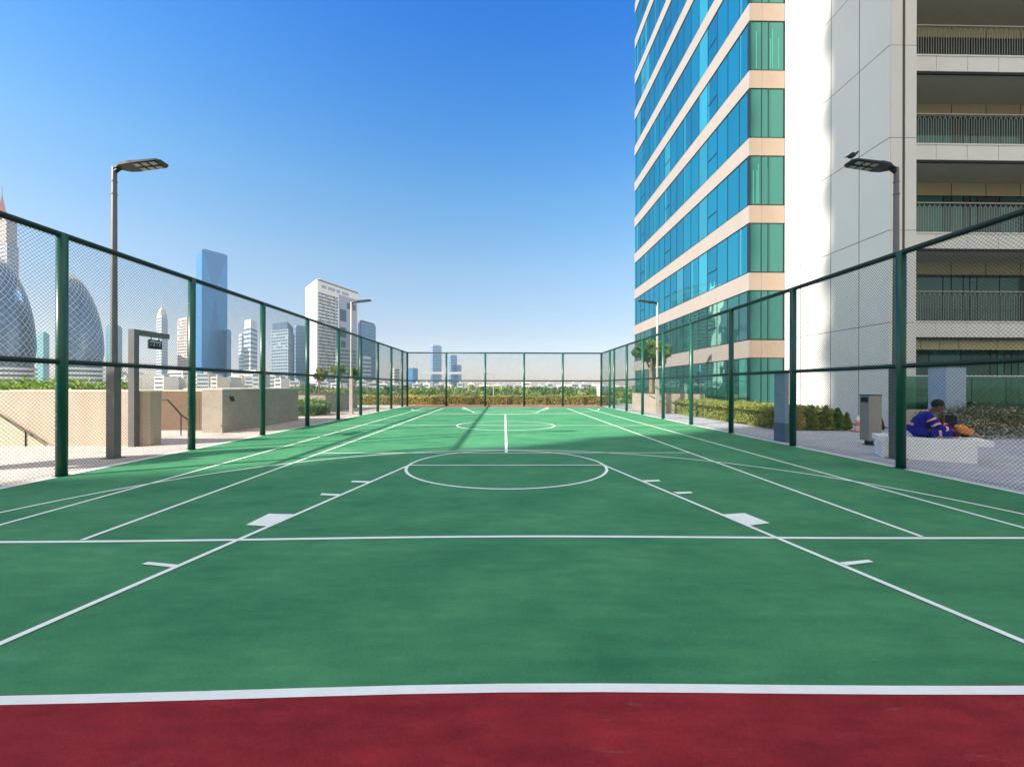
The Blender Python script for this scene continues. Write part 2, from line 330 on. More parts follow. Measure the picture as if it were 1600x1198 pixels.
for q in ([(385, 823), (421, 805), (466, 806), (420, 825)], [(1127, 803.5), (1164, 801), (1204, 816.5), (1172, 820.5)],
          [(222, 885), (233, 881.5), (281, 886), (270, 890)], [(1312, 878), (1358, 873.5), (1366, 877), (1324, 882.5)],
          [(501, 775.5), (503, 772.8), (536, 774.2), (530, 777)], [(1052, 768.6), (1080, 767.6), (1084, 770), (1060, 771.5)],
          [(549, 755), (551, 752.8), (580, 753.6), (575, 756)], [(1001, 750.5), (1030, 749.2), (1033, 751.6), (1008, 753)]):
    pts = [G(*p) for p in q]; L.sheet(pts, zz); L.sheet([(x, 2 * YM - y) for x, y in pts], zz)
struct('court_markings', L, M_line)

# ---------------------------------------------------------------- chain-link fences
ZT = 3.88; ZM = 1.84; PITCH = .062; WR = .0024
def wires(Lx, z0, z1):
    """one flat panel of woven wire in local coords: x along, z up"""
    b = MB(); H = z1 - z0; n = int((Lx + H) / PITCH) + 1
    for i in range(n + 1):
        s = -H + i * PITCH
        for sg in (0, 1):
            a0 = max(0, s); a1 = min(Lx, s + H)
            if a1 - a0 < .01: continue
            za, zb = a0 - s, a1 - s
            if sg: za, zb = H - za, H - zb
            off = .002 if sg else -.002
            b.tube((a0, off, z0 + za), (a1, off, z0 + zb), WR, 3, cap=False)
    for z in (z0 + .03, z1 - .03): b.tube((0, 0, z), (Lx, 0, z), .0022, 3, cap=False)
    return b
def fence(label, p0, p1, posts, special=()):
    """p0,p1: line in plan; posts: distances along it"""
    p0 = Vector((*p0, 0)); p1 = Vector((*p1, 0)); d = (p1 - p0).normalized(); mid = (p0 + p1) / 2; ang = math.atan2(d.y, d.x)
    t = thing('chain_link_fence', label, 'fence', tuple(mid), 'green chain link fences round the court')
    def pt(s, z): q = p0 + d * s; return (q.x, q.y, z)
    for s in posts:
        b = MB(); b.tube(pt(s, 0), pt(s, ZT + .02), .075, 14); b.lathe(pt(s, 0), [(.11, 0), (.11, .012)], 14)
        if s < 16:
            b.mi(M_fence)
            for z in (.25, .5, .75, 1.0, 1.25, 1.5, 2.1, 2.5, 2.9, 3.3):
                if p0.x > 0 or p0.y > 20: continue
                q = pt(s, z + .03 * math.sin(s * 7 + z * 5)); vs = [(q[0] + .079 * math.cos(R(a_)), q[1] + .079 * math.sin(R(a_)), q[2] + h_) for h_ in (0, .006) for a_ in range(170, 271, 20)]
                b.add(vs, [(i_, i_ + 1, i_ + 7, i_ + 6) for i_ in range(5)], M_tie)
        q = b.build('post', M_fence, t); q.data.polygons.foreach_set('use_smooth', [len(p.vertices) == 4 for p in q.data.polygons])
    a, e = posts[0], posts[-1]
    b = MB(); b.tube(pt(a, ZT), pt(e, ZT), .048, 12); b.build('top_rail', M_rail, t, True)
    b = MB(); b.tube(pt(a, ZM), pt(e, ZM), .042, 12); b.build('middle_rail', M_rail, t, True)
    cache = {}
    for i in range(len(posts) - 1):
        Ln = round(posts[i + 1] - posts[i], 3)
        for (z0, z1) in ((.03, ZM - .03), (ZM + .03, ZT - .03)):
            k = (Ln, z0)
            if k not in cache:
                bb = wires(Ln, z0, z1); me = bpy.data.meshes.new('mesh_panel'); me.from_pydata(bb.v, [], bb.f); me.materials.append(M_wire); cache[k] = me
            o = bpy.data.objects.new('mesh_panel', cache[k]); C.objects.link(o); o.parent = t
            q = p0 + d * posts[i] - mid; o.location = (q.x, q.y, 0); o.rotation_euler = (0, 0, ang)
    return t
lp = [6.993 + 2.852 * i for i in range(-4, 9)] ; lp = [y for y in lp if y < YE - .8] + [YE]
rp = [7.556 + 2.877 * i for i in range(-4, 8)] + [28.85, YE]
fence('long green chain link fence on the left side, beside the cream parapet wall', (FL, lp[0]), (FL, YE), [y - lp[0] for y in lp])
fence('long green chain link fence on the right side, beside the bench and the striped tower', (FR, rp[0]), (FR, YE), [y - rp[0] for y in rp])
fence('green chain link fence across the far end of the court, before the hedge', (FL, YE), (FR, YE), [14.26 * i / 5 for i in range(6)])

# ---------------------------------------------------------------- lamps
def lamp(name, label, x, y, z, sgn, pole_m):
    t = thing(name, label, 'street lamp', (x, y, 0), 'court flood lamps on tall poles')
    b = MB(); b.box(x - .08, x + .08, y - .08, y + .08, 0, 1.85); b.box(x - .14, x + .14, y - .14, y + .14, 0, .015)
    b.tube((x, y, 1.85), (x, y, z), .062, 12, .045); b.lathe((x, y, z - .55), [(.058, 0), (.058, .02)], 12); b.lathe((x, y, z - .3), [(.056, 0), (.056, .02)], 12)
    b.build('pole', pole_m, t)
    b = MB(); ta = R(7); ca, sa = math.cos(ta), math.sin(ta)
    def q(s, wv, h): return (x + sgn * (s * ca - h * sa * 0), y + wv, z - .02 + s * sa + h)
    prof = [(.0, .035, .02), (.10, .07, .03), (.22, .15, .045), (.38, .17, .05), (.46, .165, .04), (.92, .165, .03), (1.0, .12, .015)]
    vs = []; fs = []
    for s_, wv, h in prof: vs += [q(s_, -wv, -h * .6), q(s_, wv, -h * .6), q(s_, wv * .8, h), q(s_, -wv * .8, h)]
    for i in range(len(prof) - 1):
        o = i * 4
        for k in range(4): fs.append((o + k, o + (k + 1) % 4, o + 4 + (k + 1) % 4, o + 4 + k))
    fs += [(3, 2, 1, 0), (len(vs) - 4, len(vs) - 3, len(vs) - 2, len(vs) - 1)]
    b.add(vs, fs); b.tube((x, y, z - .1), (x + sgn * .12, y, z - .01), .04, 10)
    h = b.build('lamp_head', M_dark, t)
    b = MB()
    for i in range(3):
        for wv in (-.08, .08):
            b = MB(); c = Vector(q(.53 + .16 * i, wv, -.036)); b.obox(c, (sgn * .055 * ca, 0, .055 * sa), (0, .05, 0), (0, 0, .006))
            b.build('led_lens', mat('led_lens', (.24, .25, .22), .25), h)
    return t
lx, ly = G(178, 718); lamp('street_lamp', 'tall dark lamp pole in front of the cream parapet wall, nearest on the left', lx, ly, PY(178, 264, ly)[1], 1, M_pole)
lx, ly = G(1400, 713.7); zl = PY(1400, 260, ly)[1]; lampR = (lx, ly, zl); lamp('street_lamp', 'tall grey lamp pole with a bird on its head, before the white tower wall', lx, ly, zl, -1, M_pole)
lx, ly = G(549, 648); lamp('street_lamp', 'pale lamp pole beside the far grey planter with small trees', lx, ly, PY(549, 473, ly)[1], 1, M_polel)
lx, ly = G(1027, 646.6); lamp('street_lamp', 'pale lamp pole standing by the far round tree in front of the striped tower', lx, ly, PY(1027, 472, ly)[1], -1, M_polel)
# bird on the right lamp
x, y, z = lampR[0] - .93, lampR[1], lampR[2] + .15
t = thing('pigeon', 'small dark pigeon perched on the tip of the right lamp head', 'bird', (x, y, z))
b = MB(); prof = [(.004, -.14), (.03, -.11), (.02, -.08), (.05, -.03), (.055, .02), (.045, .06), (.03, .085), (.032, .11), (.02, .135), (.003, .142)]
vs = []; fs = []; n = 10
for i, (r, s) in enumerate(prof):
    cz = .09 + (.05 if s > .07 else 0) * ((s - .07) / .07) + (s * .25) - .0
    flat = .35 if s < -.09 else 1
    vs += [(x + s, y + r * math.cos(2 * math.pi * k / n), z + cz + r * flat * math.sin(2 * math.pi * k / n)) for k in range(n)]
for i in range(len(prof) - 1):
    for k in range(n): fs.append((i * n + k, i * n + (k + 1) % n, (i + 1) * n + (k + 1) % n, (i + 1) * n + k))
b.add(vs, fs); b.tube((x + .14, y, z + .175), (x + .165, y, z + .168), .007, 5, .001)
for sy in (-.02, .02): b.tube((x, y + sy, z), (x, y + sy, z + .06), .004, 5)
M_bird = mat('bird', lin((70, 62, 78)), .8); b.build('body', M_bird, t, True)
for sy in (-1, 1):
    b = MB(); b.add([(x + .06, y + sy * .05, z + .12), (x - .02, y + sy * .062, z + .10), (x - .13, y + sy * .02, z + .055), (x - .02, y + sy * .05, z + .135)], [(0, 1, 2, 3)])
    b.add([(x + .06, y + sy * .053, z + .12), (x - .02, y + sy * .066, z + .10), (x - .13, y + sy * .024, z + .055), (x - .02, y + sy * .054, z + .135)], [(0, 1, 2, 3)])
    b.build('wing', M_dark, t)

# ---------------------------------------------------------------- left side: sign, walls, planters
sx, sy = G(209, 700)
t = thing('sign_post', 'grey bracket post with a small hanging sign, in front of the parapet wall', 'sign', (sx, sy, 0))
zt = PY(209, 517, sy)[1]
b = MB(); b.box(sx - .07, sx + .07, sy - .07, sy + .07, 0, zt - .13); b.build('post', M_pole, t)
b = MB(); b.box(sx - .07, sx + .07, sy - .07, sy + 1.0, zt - .13, zt); b.build('arm', M_pole, t)
b = MB(); b.box(sx - .02, sx + .02, sy + .42, sy + .82, zt - .42, zt - .19); b.tube((sx, sy + .5, zt - .2), (sx, sy + .5, zt - .12), .012); b.tube((sx, sy + .74, zt - .2), (sx, sy + .74, zt - .12), .012)
bo = b.build('sign_board', M_dark, t)
b = MB(); pz = zt - .35; h = .05
for i, kind in enumerate('arrow man bar man'.split()):
    y0 = sy + .45 + i * .088
    if kind == 'arrow':
        b.prism([(sx + .0215, y0), (sx + .0245, y0), (sx + .0245, y0 + .06), (sx + .0215, y0 + .06)], pz + .018, pz + .032); b.obox((sx + .023, y0 + .012, pz + .025), (.0015, 0, 0), (0, .013, .013), (0, -.005, .005))
    elif kind == 'man': b.box(sx + .0215, sx + .0245, y0 + .015, y0 + .045, pz, pz + .04); b.box(sx + .0215, sx + .0245, y0 + .02, y0 + .04, pz + .045, pz + .062)
    else: b.box(sx + .0215, sx + .0245, y0 + .025, y0 + .033, pz, pz + .06)
b.build('symbol', M_wpan, bo)
b = MB(); b.box(sx + .0205, sx + .0235, sy + .44, sy + .80, zt - .27, zt - .215); b.build('pale_strip', M_stone, bo)

# near cream parapet
WY = 10.45; WX = -8.56
t = thing('parapet_wall', 'long sunlit cream parapet wall with a flat coping, nearest on the left', 'wall', (-16, WY, 0))
b = MB(); b.box(-28, WX, WY, WY + .34, 0, 1.30); b.build('wall', M_cream, t)
b = MB(); b.box(-28, WX + .01, WY - .012, WY + .352, 1.30, 1.335); b.build('coping', mat('coping', lin((214, 204, 186)), .8, var=.06), t)
# handrail and low panel at far left
t = thing('handrail', 'thin dark sloping handrail against the near parapet wall', 'handrail', (-11.5, WY - .35, 0))
hy = WY - .05; a = PY(-60, 614, hy); c = PY(75, 698, hy)
b = MB(); b.path([(a[0], hy, a[1]), (c[0], hy, max(.05, c[1]))], .010); b.build('rail', M_dark, t)
p = PY(40, 676, hy); b = MB(); b.tube((p[0], hy, 0), (p[0], hy, p[1]), .012); b.build('baluster', M_dark, t)
b = MB(); b.add([(a[0], hy + .01, 0), (c[0] - .05, hy + .01, 0), (a[0], hy + .01, a[1] - .04), (a[0], hy + .03, 0), (c[0] - .05, hy + .03, 0), (a[0], hy + .03, a[1] - .04)],
    [(0, 1, 2), (5, 4, 3), (0, 3, 4, 1), (1, 4, 5, 2), (2, 5, 3, 0)]); b.build('panel', glassmat('guard_glass', lin((176, 168, 146)), (.8, .85, .75), .12), t)
# brown stair wall with rails
t = thing('stair_wall', 'brown stone wall at the back of the stair opening', 'wall', (-10.6, 14.2, 0))
b = MB(); b.box(-16, -9.35, 14.1, 14.4, 0, 1.27); b.build('wall', M_brown, t)
b = MB(); b.box(-16, -9.35, 14.09, 14.41, 1.27, 1.31); b.build('coping', MATS['coping'], t)
t = thing('stair_handrail', 'dark bent handrail falling to the right in the stair opening', 'handrail', (-10.5, 12.6, 0))
pts = [PY(u, v, 12.6) for u, v in ((252, 627), (262, 627), (283, 650), (300, 662))]
b = MB(); b.path([(p[0], 12.6, p[1]) for p in pts], .022); b.tube((pts[2][0], 12.6, 0), (pts[2][0], 12.6, pts[2][1]), .015); b.build('rail', M_dark, t)
t = thing('stair_railing', 'brown barred railing beside the bright edge of the grey block wall', 'railing', (-9.8, 13.8, 0))
b = MB(); p0 = PY(300, 620, 13.8); p1 = PY(327, 640, 13.8)
b.path([(p0[0], 13.8, p0[1]), (p1[0], 13.8, p1[1])], .02); p2 = PY(300, 664, 13.8); p3 = PY(327, 669, 13.8); b.path([(p2[0], 13.8, p2[1]), (p3[0], 13.8, p3[1])], .016); b.build('rail', M_brown, t)
for i in range(6):
    f = (i + .3) / 5.6; xx = p0[0] + (p1[0] - p0[0]) * f; b = MB(); b.tube((xx, 13.8, .02), (xx, 13.8, p0[1] + (p1[1] - p0[1]) * f), .012, 6); b.build('baluster', M_brown, t)
# grey block
BX = -8.70
t = thing('block_wall', 'large grey rendered block wall with shaded court side and sunlit end', 'wall', (BX - .3, 15.6, 0))
b = MB(); b.prism([(BX, 13.3), (BX, 18.15), (BX - 2.6, 18.15), (BX - 2.6, 15.2), (BX - .62, 14.6), (BX - .62, 13.3)], 0, 1.32); b.build('wall', M_conc, t)
b = MB(); b.prism([(BX + .012, 13.288), (BX + .012, 18.162), (BX - 2.6, 18.162), (BX - 2.6, 15.19), (BX - .632, 14.59), (BX - .632, 13.288)], 1.32, 1.36); b.build('coping', MATS['coping'], t)
yb, zb = PX(361, 624, BX); b = MB(); b.box(BX, BX + .05, yb - .07, yb + .07, zb - .02, zb + .06); b.box(BX, BX + .12, yb - .03, yb + .0, zb - .09, zb - .02); b.build('wall_bracket', M_dark, t)
b = MB(); y2, z2 = PX(353, 616, BX); b.box(BX, BX + .02, y2 - .1, y2 + .18, z2 - .05, z2 + .04); b.build('plate', M_stone, t)
# far planter
PXX = -9.7; ya = PX(508.7, 650, PXX)[0]
t = thing('planter', 'far grey planter box on the left carrying three small trees', 'planter', (-11.5, 25, 0))
b = MB(); b.box(-16, PXX, ya, 28.3, 0, .94); b.build('wall', M_conc, t)
b = MB(); b.box(-15.9, PXX - .1, ya + .1, 28.2, .94, .97); b.build('soil', M_soil, t)
M_leaf = leafmat('leaf_mid', (.06, .14, .025), (.16, .28, .05), (.34, .42, .10))
M_leafd = leafmat('leaf_dark', (.03, .085, .02), (.08, .18, .035), (.18, .28, .07))
M_leafy = leafmat('leaf_yellow', (.13, .19, .03), (.36, .38, .07), (.52, .48, .13))
M_hedge = leafmat('leaf_hedge', (.26, .24, .06), (.55, .46, .13), (.75, .56, .24))
M_oliv = leafmat('leaf_olive', (.07, .09, .035), (.2, .2, .1), (.5, .48, .34))
M_bright = leafmat('leaf_bright', (.12, .22, .03), (.30, .44, .07), (.50, .56, .14))
M_red2 = leafmat('leaf_rust', (.16, .04, .012), (.30, .10, .03))
M_core = mat('foliage_core', (.05, .06, .02), 1)
def small_tree(label, x, y, z0, zc_, r, n, props=True, leaf=M_leaf, size=.09, trunk_r=.05, name='tree', base=None):
    t = thing(name, label, 'tree', (x, y, z0))
    b = MB(); pts = [(x, y, z0)]
    for i in range(1, 5): pts.append((x + rnd.uniform(-.04, .04), y + rnd.uniform(-.04, .04), z0 + (zc_ - z0) * i / 4))
    b.path(pts, [trunk_r * (1 - .12 * i) for i in range(5)], 8)
    for i in range(7):
        a = i * .9 + rnd.random(); q = rnd.uniform(.5, .85); s = Vector(pts[3 if i % 2 else 2]); e = Vector((x + r[0] * q * math.cos(a), y + r[1] * q * math.sin(a), zc_ + r[2] * rnd.uniform(-.3, .6)))
        m_ = s.lerp(e, .5) + Vector((0, 0, .1)); b.path([tuple(s), tuple(m_), tuple(e)], [trunk_r * .5, trunk_r * .3, trunk_r * .12], 6)
    b.build('trunk', M_trunk, t)
    b = MB()
    for i in range(16):
        d = Vector((rnd.gauss(0, 1), rnd.gauss(0, 1), rnd.gauss(0, .8))).normalized() * rnd.uniform(.25, .8)
        b.blob_leaves((x + d.x * r[0], y + d.y * r[1], zc_ + d.z * r[2]), (r[0] * .38, r[1] * .38, r[2] * .34), n // 16, size)
    b.build('crown', leaf, t)
    if props:
        for a in (0, 2.1, 4.2):
            b = MB(); b.tube((x + .35 * math.cos(a), y + .35 * math.sin(a), z0), (x + .05 * math.cos(a), y + .05 * math.sin(a), z0 + (zc_ - z0) * .6), .02, 6); b.build('support_stake', M_trunk, t)
    return t
for u, v, yy, rr, lab in ((499, 588, 25.5, .62, 'small sparse tree on the far left planter, leftmost of the three'), (530, 581, 25.0, .60, 'small pale leafed tree on the far left planter, middle of the three'),
                          (553, 586, 26.5, .55, 'small dark tree on the far left planter, behind the pale lamp pole')):
    x, z = PY(u, v, yy); small_tree(lab, x, yy, .95, z, (rr * .8, rr * .8, rr * .75), 900, leaf=M_leaf if 'dark' in lab else M_leafy, trunk_r=.035, size=.10)
def hedge(name, label, pts, h, leaf, n, size, top=.08, core=True, cat='hedge', z0=0, lumps=0, group=None):
    """clipped hedge over a plan polygon: leaves on its sides and top over a dark core"""
    t = thing(name, label, cat, (sum(p[0] for p in pts) / len(pts), sum(p[1] for p in pts) / len(pts), z0), group)
    k = len(pts); per = [math.dist(pts[i], pts[(i + 1) % k]) for i in range(k)]; P = sum(per)
    xs = [p[0] for p in pts]; ys = [p[1] for p in pts]; area = (max(xs) - min(xs)) * (max(ys) - min(ys))
    def inside(x, y):
        c_ = False
        for i in range(k):
            (x1, y1), (x2, y2) = pts[i], pts[(i + 1) % k]
            if (y1 > y) != (y2 > y) and x < (x2 - x1) * (y - y1) / (y2 - y1) + x1: c_ = not c_
        return c_
    def hh(x, y): return h * (1 + lumps * (math.sin(x * 2.3 + 1.1 * math.sin(y * 1.7)) * .5 + .5 * math.sin(y * 3.1 + x)))
    cx, cy = sum(xs) / k, sum(ys) / k
    if core:
        b = MB(); ins = [(cx + (x - cx) * (1 - .16 / max(.4, abs(x - cx))), cy + (y - cy) * (1 - .16 / max(.4, abs(y - cy)))) for x, y in pts]; b.prism(ins, z0, z0 + h * (1 - lumps) - .1); b.build('branches', M_core, t)
    b = MB(); ns = int(n * P * h / (P * h + area))
    for _ in range(ns):
        s = rnd.random() * P; i = 0
        while s > per[i]: s -= per[i]; i = (i + 1) % k
        f = s / per[i]; x = pts[i][0] * (1 - f) + pts[(i + 1) % k][0] * f; y = pts[i][1] * (1 - f) + pts[(i + 1) % k][1] * f
        j = rnd.gauss(0, .04) - .03; dx, dy = cx - x, cy - y; dl = math.hypot(dx, dy); b.leaf((x - dx / dl * j, y - dy / dl * j, z0 + rnd.uniform(.02, hh(x, y))), size)
    c_ = 0
    while c_ < n - ns:
        x = rnd.uniform(min(xs), max(xs)); y = rnd.uniform(min(ys), max(ys))
        if inside(x, y): b.leaf((x, y, z0 + hh(x, y) + rnd.gauss(0, top * .6)), size, up=.8); c_ += 1
    b.build('foliage', leaf, t); return t
hedge('hedge', 'low green hedge in the gap between the grey block and far planter', [(-11.5, 20.4), (-9.05, 20.4), (-9.05, 22.4), (-11.5, 22.4)], .62, M_leaf, 3500, .05, .1, lumps=.15)
hedge('shrub_bed', 'sunlit yellow green shrubs growing behind the near parapet wall', [(-24, 15.2), (-15.4, 15.2), (-15.4, 18), (-24, 18)], 1.36, M_bright, 9000, .09, .2, cat='shrubs', lumps=.14)
hedge('hedge', 'long brownish hedge behind the far end fence', [(-13, 32.4), (8.6, 32.4), (8.6, 33.6), (-13, 33.6)], .60, M_hedge, 24000, .07, .09, lumps=.08)
# right hedge, shrubs, planters
hedge('hedge', 'long clipped hedge at the foot of the glass tower, beside the right walkway', [(9.15, 14.2), (11.3, 14.2), (11.3, 23.6), (9.15, 23.6)], .69, leafmat('leaf_hedge2', (.15, .20, .035), (.38, .42, .09), (.56, .48, .2)), 20000, .045, .07, lumps=.05)
protoC = None
def cone_shrub(x, y, h, r, leaf, n):
    t = thing('conical_shrub', '', 'shrub', (x, y, 0), 'small conical shrubs in a row before the white wall')
    b = MB(); b.tube((x, y, 0), (x, y, h * .6), .02, 6); b.build('stem', M_trunk, t)
    b = MB()
    for _ in range(n):
        f = rnd.random() ** 1.3; a = rnd.random() * 6.28; rr = r * (1 - f) ** .65 * rnd.uniform(.6, 1.1) * (1 if f > .12 else .85); b.leaf((x + rr * math.cos(a), y + rr * math.sin(a), .05 + f * h), .045, up=.8)
    b.build('foliage', leaf, t); return t
for i, (u, vt, lab, lf) in enumerate(((1255, 640, 'bushy conical shrub right behind the second right fence post', M_hedge), (1277, 637, 'broad yellow green conical shrub, second from the left of its row', M_leafy),
        (1300, 637, 'tall full conical shrub in the middle of the row at the white wall', M_leafy), (1319, 641, 'slim green conical shrub between the middle one and the small red based one', M_leaf),
        (1333, 648, 'small conical shrub next to the red and white cone', M_leafy), (1384, 651, 'small rust coloured conical shrub right of the litter bin', M_red2))):
    x, y = G(u, 671); s = cone_shrub(x, y + .25, PY(u, vt - 3, y + .25)[1], .25 if i < 4 else .15, lf, 1800); s['label'] = lab
def cone(label, x, y, h):
    t = thing('traffic_cone', label, 'traffic cone', (x, y, 0)); O = mat('orange_plastic', lin((226, 84, 44)), .5); W = mat('cone_white', (.8, .8, .78), .5)
    b = MB(); b.box(x - .15, x + .15, y - .15, y + .15, 0, .03); b.build('base', O, t)
    b = MB(); b.lathe((x, y, 0), [(.12, .03), (.028, h)], 16, O if h > .8 else W); b.build('body', None, t, True)
    b = MB(); b.lathe((x, y, 0), [(.12 - .092 * .35 + .004, .03 + (h - .03) * .35), (.12 - .092 * .7 + .004, .03 + (h - .03) * .7)], 16, W if h > .8 else mat('faded_red', lin((216, 150, 140)), .6)); b.build('reflective_band', None, t, True)
x, y = G(1341, 672.5); cone('red and white cone standing beside the litter bin', x, y, .52)
x, y = G(1236, 668); cone('red and white cone half hidden behind the second right fence post', x, y + .5, .95)
t = thing('planter', 'cream planter box by the far right lamp carrying the round tree', 'planter', (9, 25, 0))
b = MB(); b.box(8.3, 9.9, 22.9, 27.6, 0, 1.06); b.build('wall', M_cream, t); b = MB(); b.box(8.4, 9.8, 23, 27.5, 1.06, 1.09); b.build('soil', M_soil, t)
t = thing('planter', 'second cream planter box nearer the striped tower, behind the long hedge', 'planter', (10.5, 23.9, 0))
b = MB(); b.box(9.93, 11.2, 23.7, 26, 0, 1.02); b.build('wall', M_cream, t); b = MB(); b.box(10.03, 11.1, 23.8, 25.9, 1.02, 1.05); b.build('soil', M_soil, t)
t = thing('handrail', 'thin dark sloping handrail in front of the cream planters on the right', 'handrail', (8.8, 22.6, 0))
pa = PY(1015, 617, 22.6); pb = PY(1044, 632, 22.6); b = MB(); b.path([(pa[0], 22.6, pa[1]), (pb[0], 22.6, pb[1])], .02); b.build('rail', M_dark, t)
b = MB(); b.tube((pb[0], 22.6, 0), (pb[0], 22.6, pb[1]), .015); b.build('baluster', M_dark, t)
x, z = PY(1018, 549, 24.6); small_tree('round dense green tree on the cream planter by the right lamp', x, 24.6, 1.07, z, (1.15, 1.05, .85), 9000, False, M_leaf, .08, .15)
hedge('shrub', 'dark olive shrub behind the bench, against the low plinth wall', [(12.4, 11.6), (18, 12.2), (18, 13.6), (12.8, 13.2)], .62, M_oliv, 7000, .05, .16, core=False, cat='shrub', lumps=.3)

# ---------------------------------------------------------------- totems, bin, bench
def totem(label, x0, x1, y0, y1, h, split):
    t = thing('stone_pillar', label, 'pillar', ((x0 + x1) / 2, (y0 + y1) / 2, 0), 'blue grey stone pillars along the right walkway')
    b = MB(); b.box(x0, x1, y0, y1, 0, split); b.build('base', M_stoned, t)
    b = MB(); b.box(x0 + .004, x1 - .004, y0 + .004, y1 - .004, split, h - .02); b.box(x0 - .004, x1 + .004, y0 - .004, y1 + .004, h - .02, h); b.build('shaft', M_stone, t); return t
ya = PX(1226.5, 688, 7.38)[0]; yb = PX(1209.5, 688, 7.38)[0]
totem('blue grey slab pillar next to the second right fence post', 7.38, 7.5, ya, yb, PY(1218, 579, ya)[1], .5)
xa, _ = PY(1478, 600, 12.6); xb, _ = PY(1510, 600, 12.6)
totem('blue grey pillar standing behind the seated person', xa, xb, 12.6, 13.15, PY(1495, 571, 12.6)[1], .55)
bx, by = G(1362, 693); t = thing('litter_bin', 'grey metal litter bin with a dark slot on a short foot', 'bin', (bx, by, 0))
zt = PY(1362, 615.5, by)[1]
b = MB(); b.box(bx - .06, bx + .06, by, by + .14, 0, .13); b.box(bx - .1, bx + .1, by - .03, by + .17, 0, .012); b.build('foot', M_dark, t)
x0 = PY(1358, 650, by - .1)[0]; x1 = PY(1378, 650, by - .1)[0]; yB = PX(1343.5, 650, x0)[0]
b = MB(); b.box(x0, x1, by - .1, yB, .12, zt); b.build('body', mat('bin_grey', lin((150, 148, 140)), .5, .1, var=.08), t)
b = MB(); b.box(x0 - .006, x1 + .006, by - .106, yB + .006, zt, zt + .025); b.build('lid', M_dark, t)
b = MB(); b.box(x0 - .004, x0 + .01, by - .07, yB - .03, zt - .17, zt - .04); b.build('slot', M_black, t)
# bench
A = Vector((*G(1416, 714.5), 0)); B_ = Vector((*G(1528, 721.6), 0)); ux = (B_ - A).normalized(); uy = Vector((-ux.y, ux.x, 0))
e0 = -.42; e1 = (B_ - A).length; SH = .44
def q2(s, d): p = A + ux * s + uy * d; return (p.x, p.y)
t = thing('stone_bench', 'low white block bench with an overhanging seat beside the right fence', 'bench', (*q2(.5, .35), 0))
b = MB(); b.prism([q2(e0 + .05, 0), q2(e1, 0), q2(e1, .7), q2(e0 + .05, .7)], 0, SH - .11); b.build('base', M_bench, t)
b = MB(); b.prism([q2(e0, -.005), q2(e1 + .22, -.005), q2(e1 + .22, .72), q2(e0, .72)], SH - .11, SH); b.build('seat', mat('bench_seat', (.95, .95, .95), .65, var=.04), t)

# ---------------------------------------------------------------- person seated on the bench
M_blue = mat('blue_fabric', lin((20, 24, 150)), .85, var=.2, vscale=9, bump=.3, bscale=30); M_skin = mat('skin', lin((120, 78, 58)), .6); M_strip = mat('reflective_strip', lin((250, 178, 150)), .45); M_hair = mat('hair', (.008, .007, .007), .6)
hip = Vector((*q2(.22, .38), 0)); f = ux.copy(); s_ = uy.copy(); U = Vector((0, 0, 1))      # faces along the bench, s_ = away from the camera
T = thing('person', 'person in a blue work suit with pale orange stripes, hunched on the white bench', 'person', (hip.x, hip.y, SH))
def W(a, b_, c): return hip + f * a + s_ * b_ + U * c      # forward, far side, up
def skin(name, mt, chains, parent, sub=2):
    vs = []; es = []; rs = []; idx = {}
    for ch in chains:
        prev = None
        for (p, r) in ch:
            k = tuple(round(x, 4) for x in p)
            if k not in idx: idx[k] = len(vs); vs.append(Vector(p) - Vector(parent['_w'])); rs.append(r)
            i = idx[k]
            if prev is not None and prev != i: es.append((prev, i))
            prev = i
    me = bpy.data.meshes.new(name); me.from_pydata([tuple(v) for v in vs], es, []); me.materials.append(mt)
    o = bpy.data.objects.new(name, me); C.objects.link(o); o.parent = parent; o['_w'] = parent['_w']
    md = o.modifiers.new('skin', 'SKIN'); md.use_smooth_shade = True
    for i, r in enumerate(rs): me.skin_vertices[0].data[i].radius = (r, r) if not isinstance(r, tuple) else r
    me.skin_vertices[0].data[0].use_root = True
    sb = o.modifiers.new('sub', 'SUBSURF'); sb.levels = sb.render_levels = sub
    return o
pel = W(0, 0, SH + .13); sp1 = W(.06, 0, SH + .30); sp2 = W(.16, 0, SH + .44); neck = W(.24, -.01, SH + .50); hd0 = W(.29, -.02, SH + .565); hd1 = W(.34, -.02, SH + .66)
shN = W(.17, -.17, SH + .43); shF = W(.17, .17, SH + .43); elN = W(.30, -.24, SH + .20); elF = W(.44, .15, SH + .22); wrN = W(.52, -.14, SH + .16); wrF = W(.43, .03, SH + .46); haN = W(.60, -.09, SH + .17); haF = W(.41, .0, SH + .54)
hipN = W(.04, -.10, SH + .11); hipF = W(.04, .10, SH + .11); knN = W(.44, -.20, SH + .14); knF = W(.46, .20, SH + .20); anN = W(.52, .06, SH + .06); anF = W(.66, -.02, SH + .07); toN = W(.50, .16, SH + .05); toF = W(.80, -.03, SH + .06)
skin('body', M_skin, [[(pel, .09), (sp1, .11), (sp2, .12), (neck, .05), (hd0, .055), (hd1, .085)],
     [(sp2, .12), (shN, .06), (elN, .045), (wrN, .028), (haN, .038)], [(sp2, .12), (shF, .06), (elF, .045), (wrF, .028), (haF, .036)],
     [(pel, .09), (hipN, .06), (knN, .05), (anN, .04), (toN, .035)], [(pel, .09), (hipF, .06), (knF, .05), (anF, .04), (toF, .035)]], T)
def mid(a, b_, k=.5): return a.lerp(b_, k)
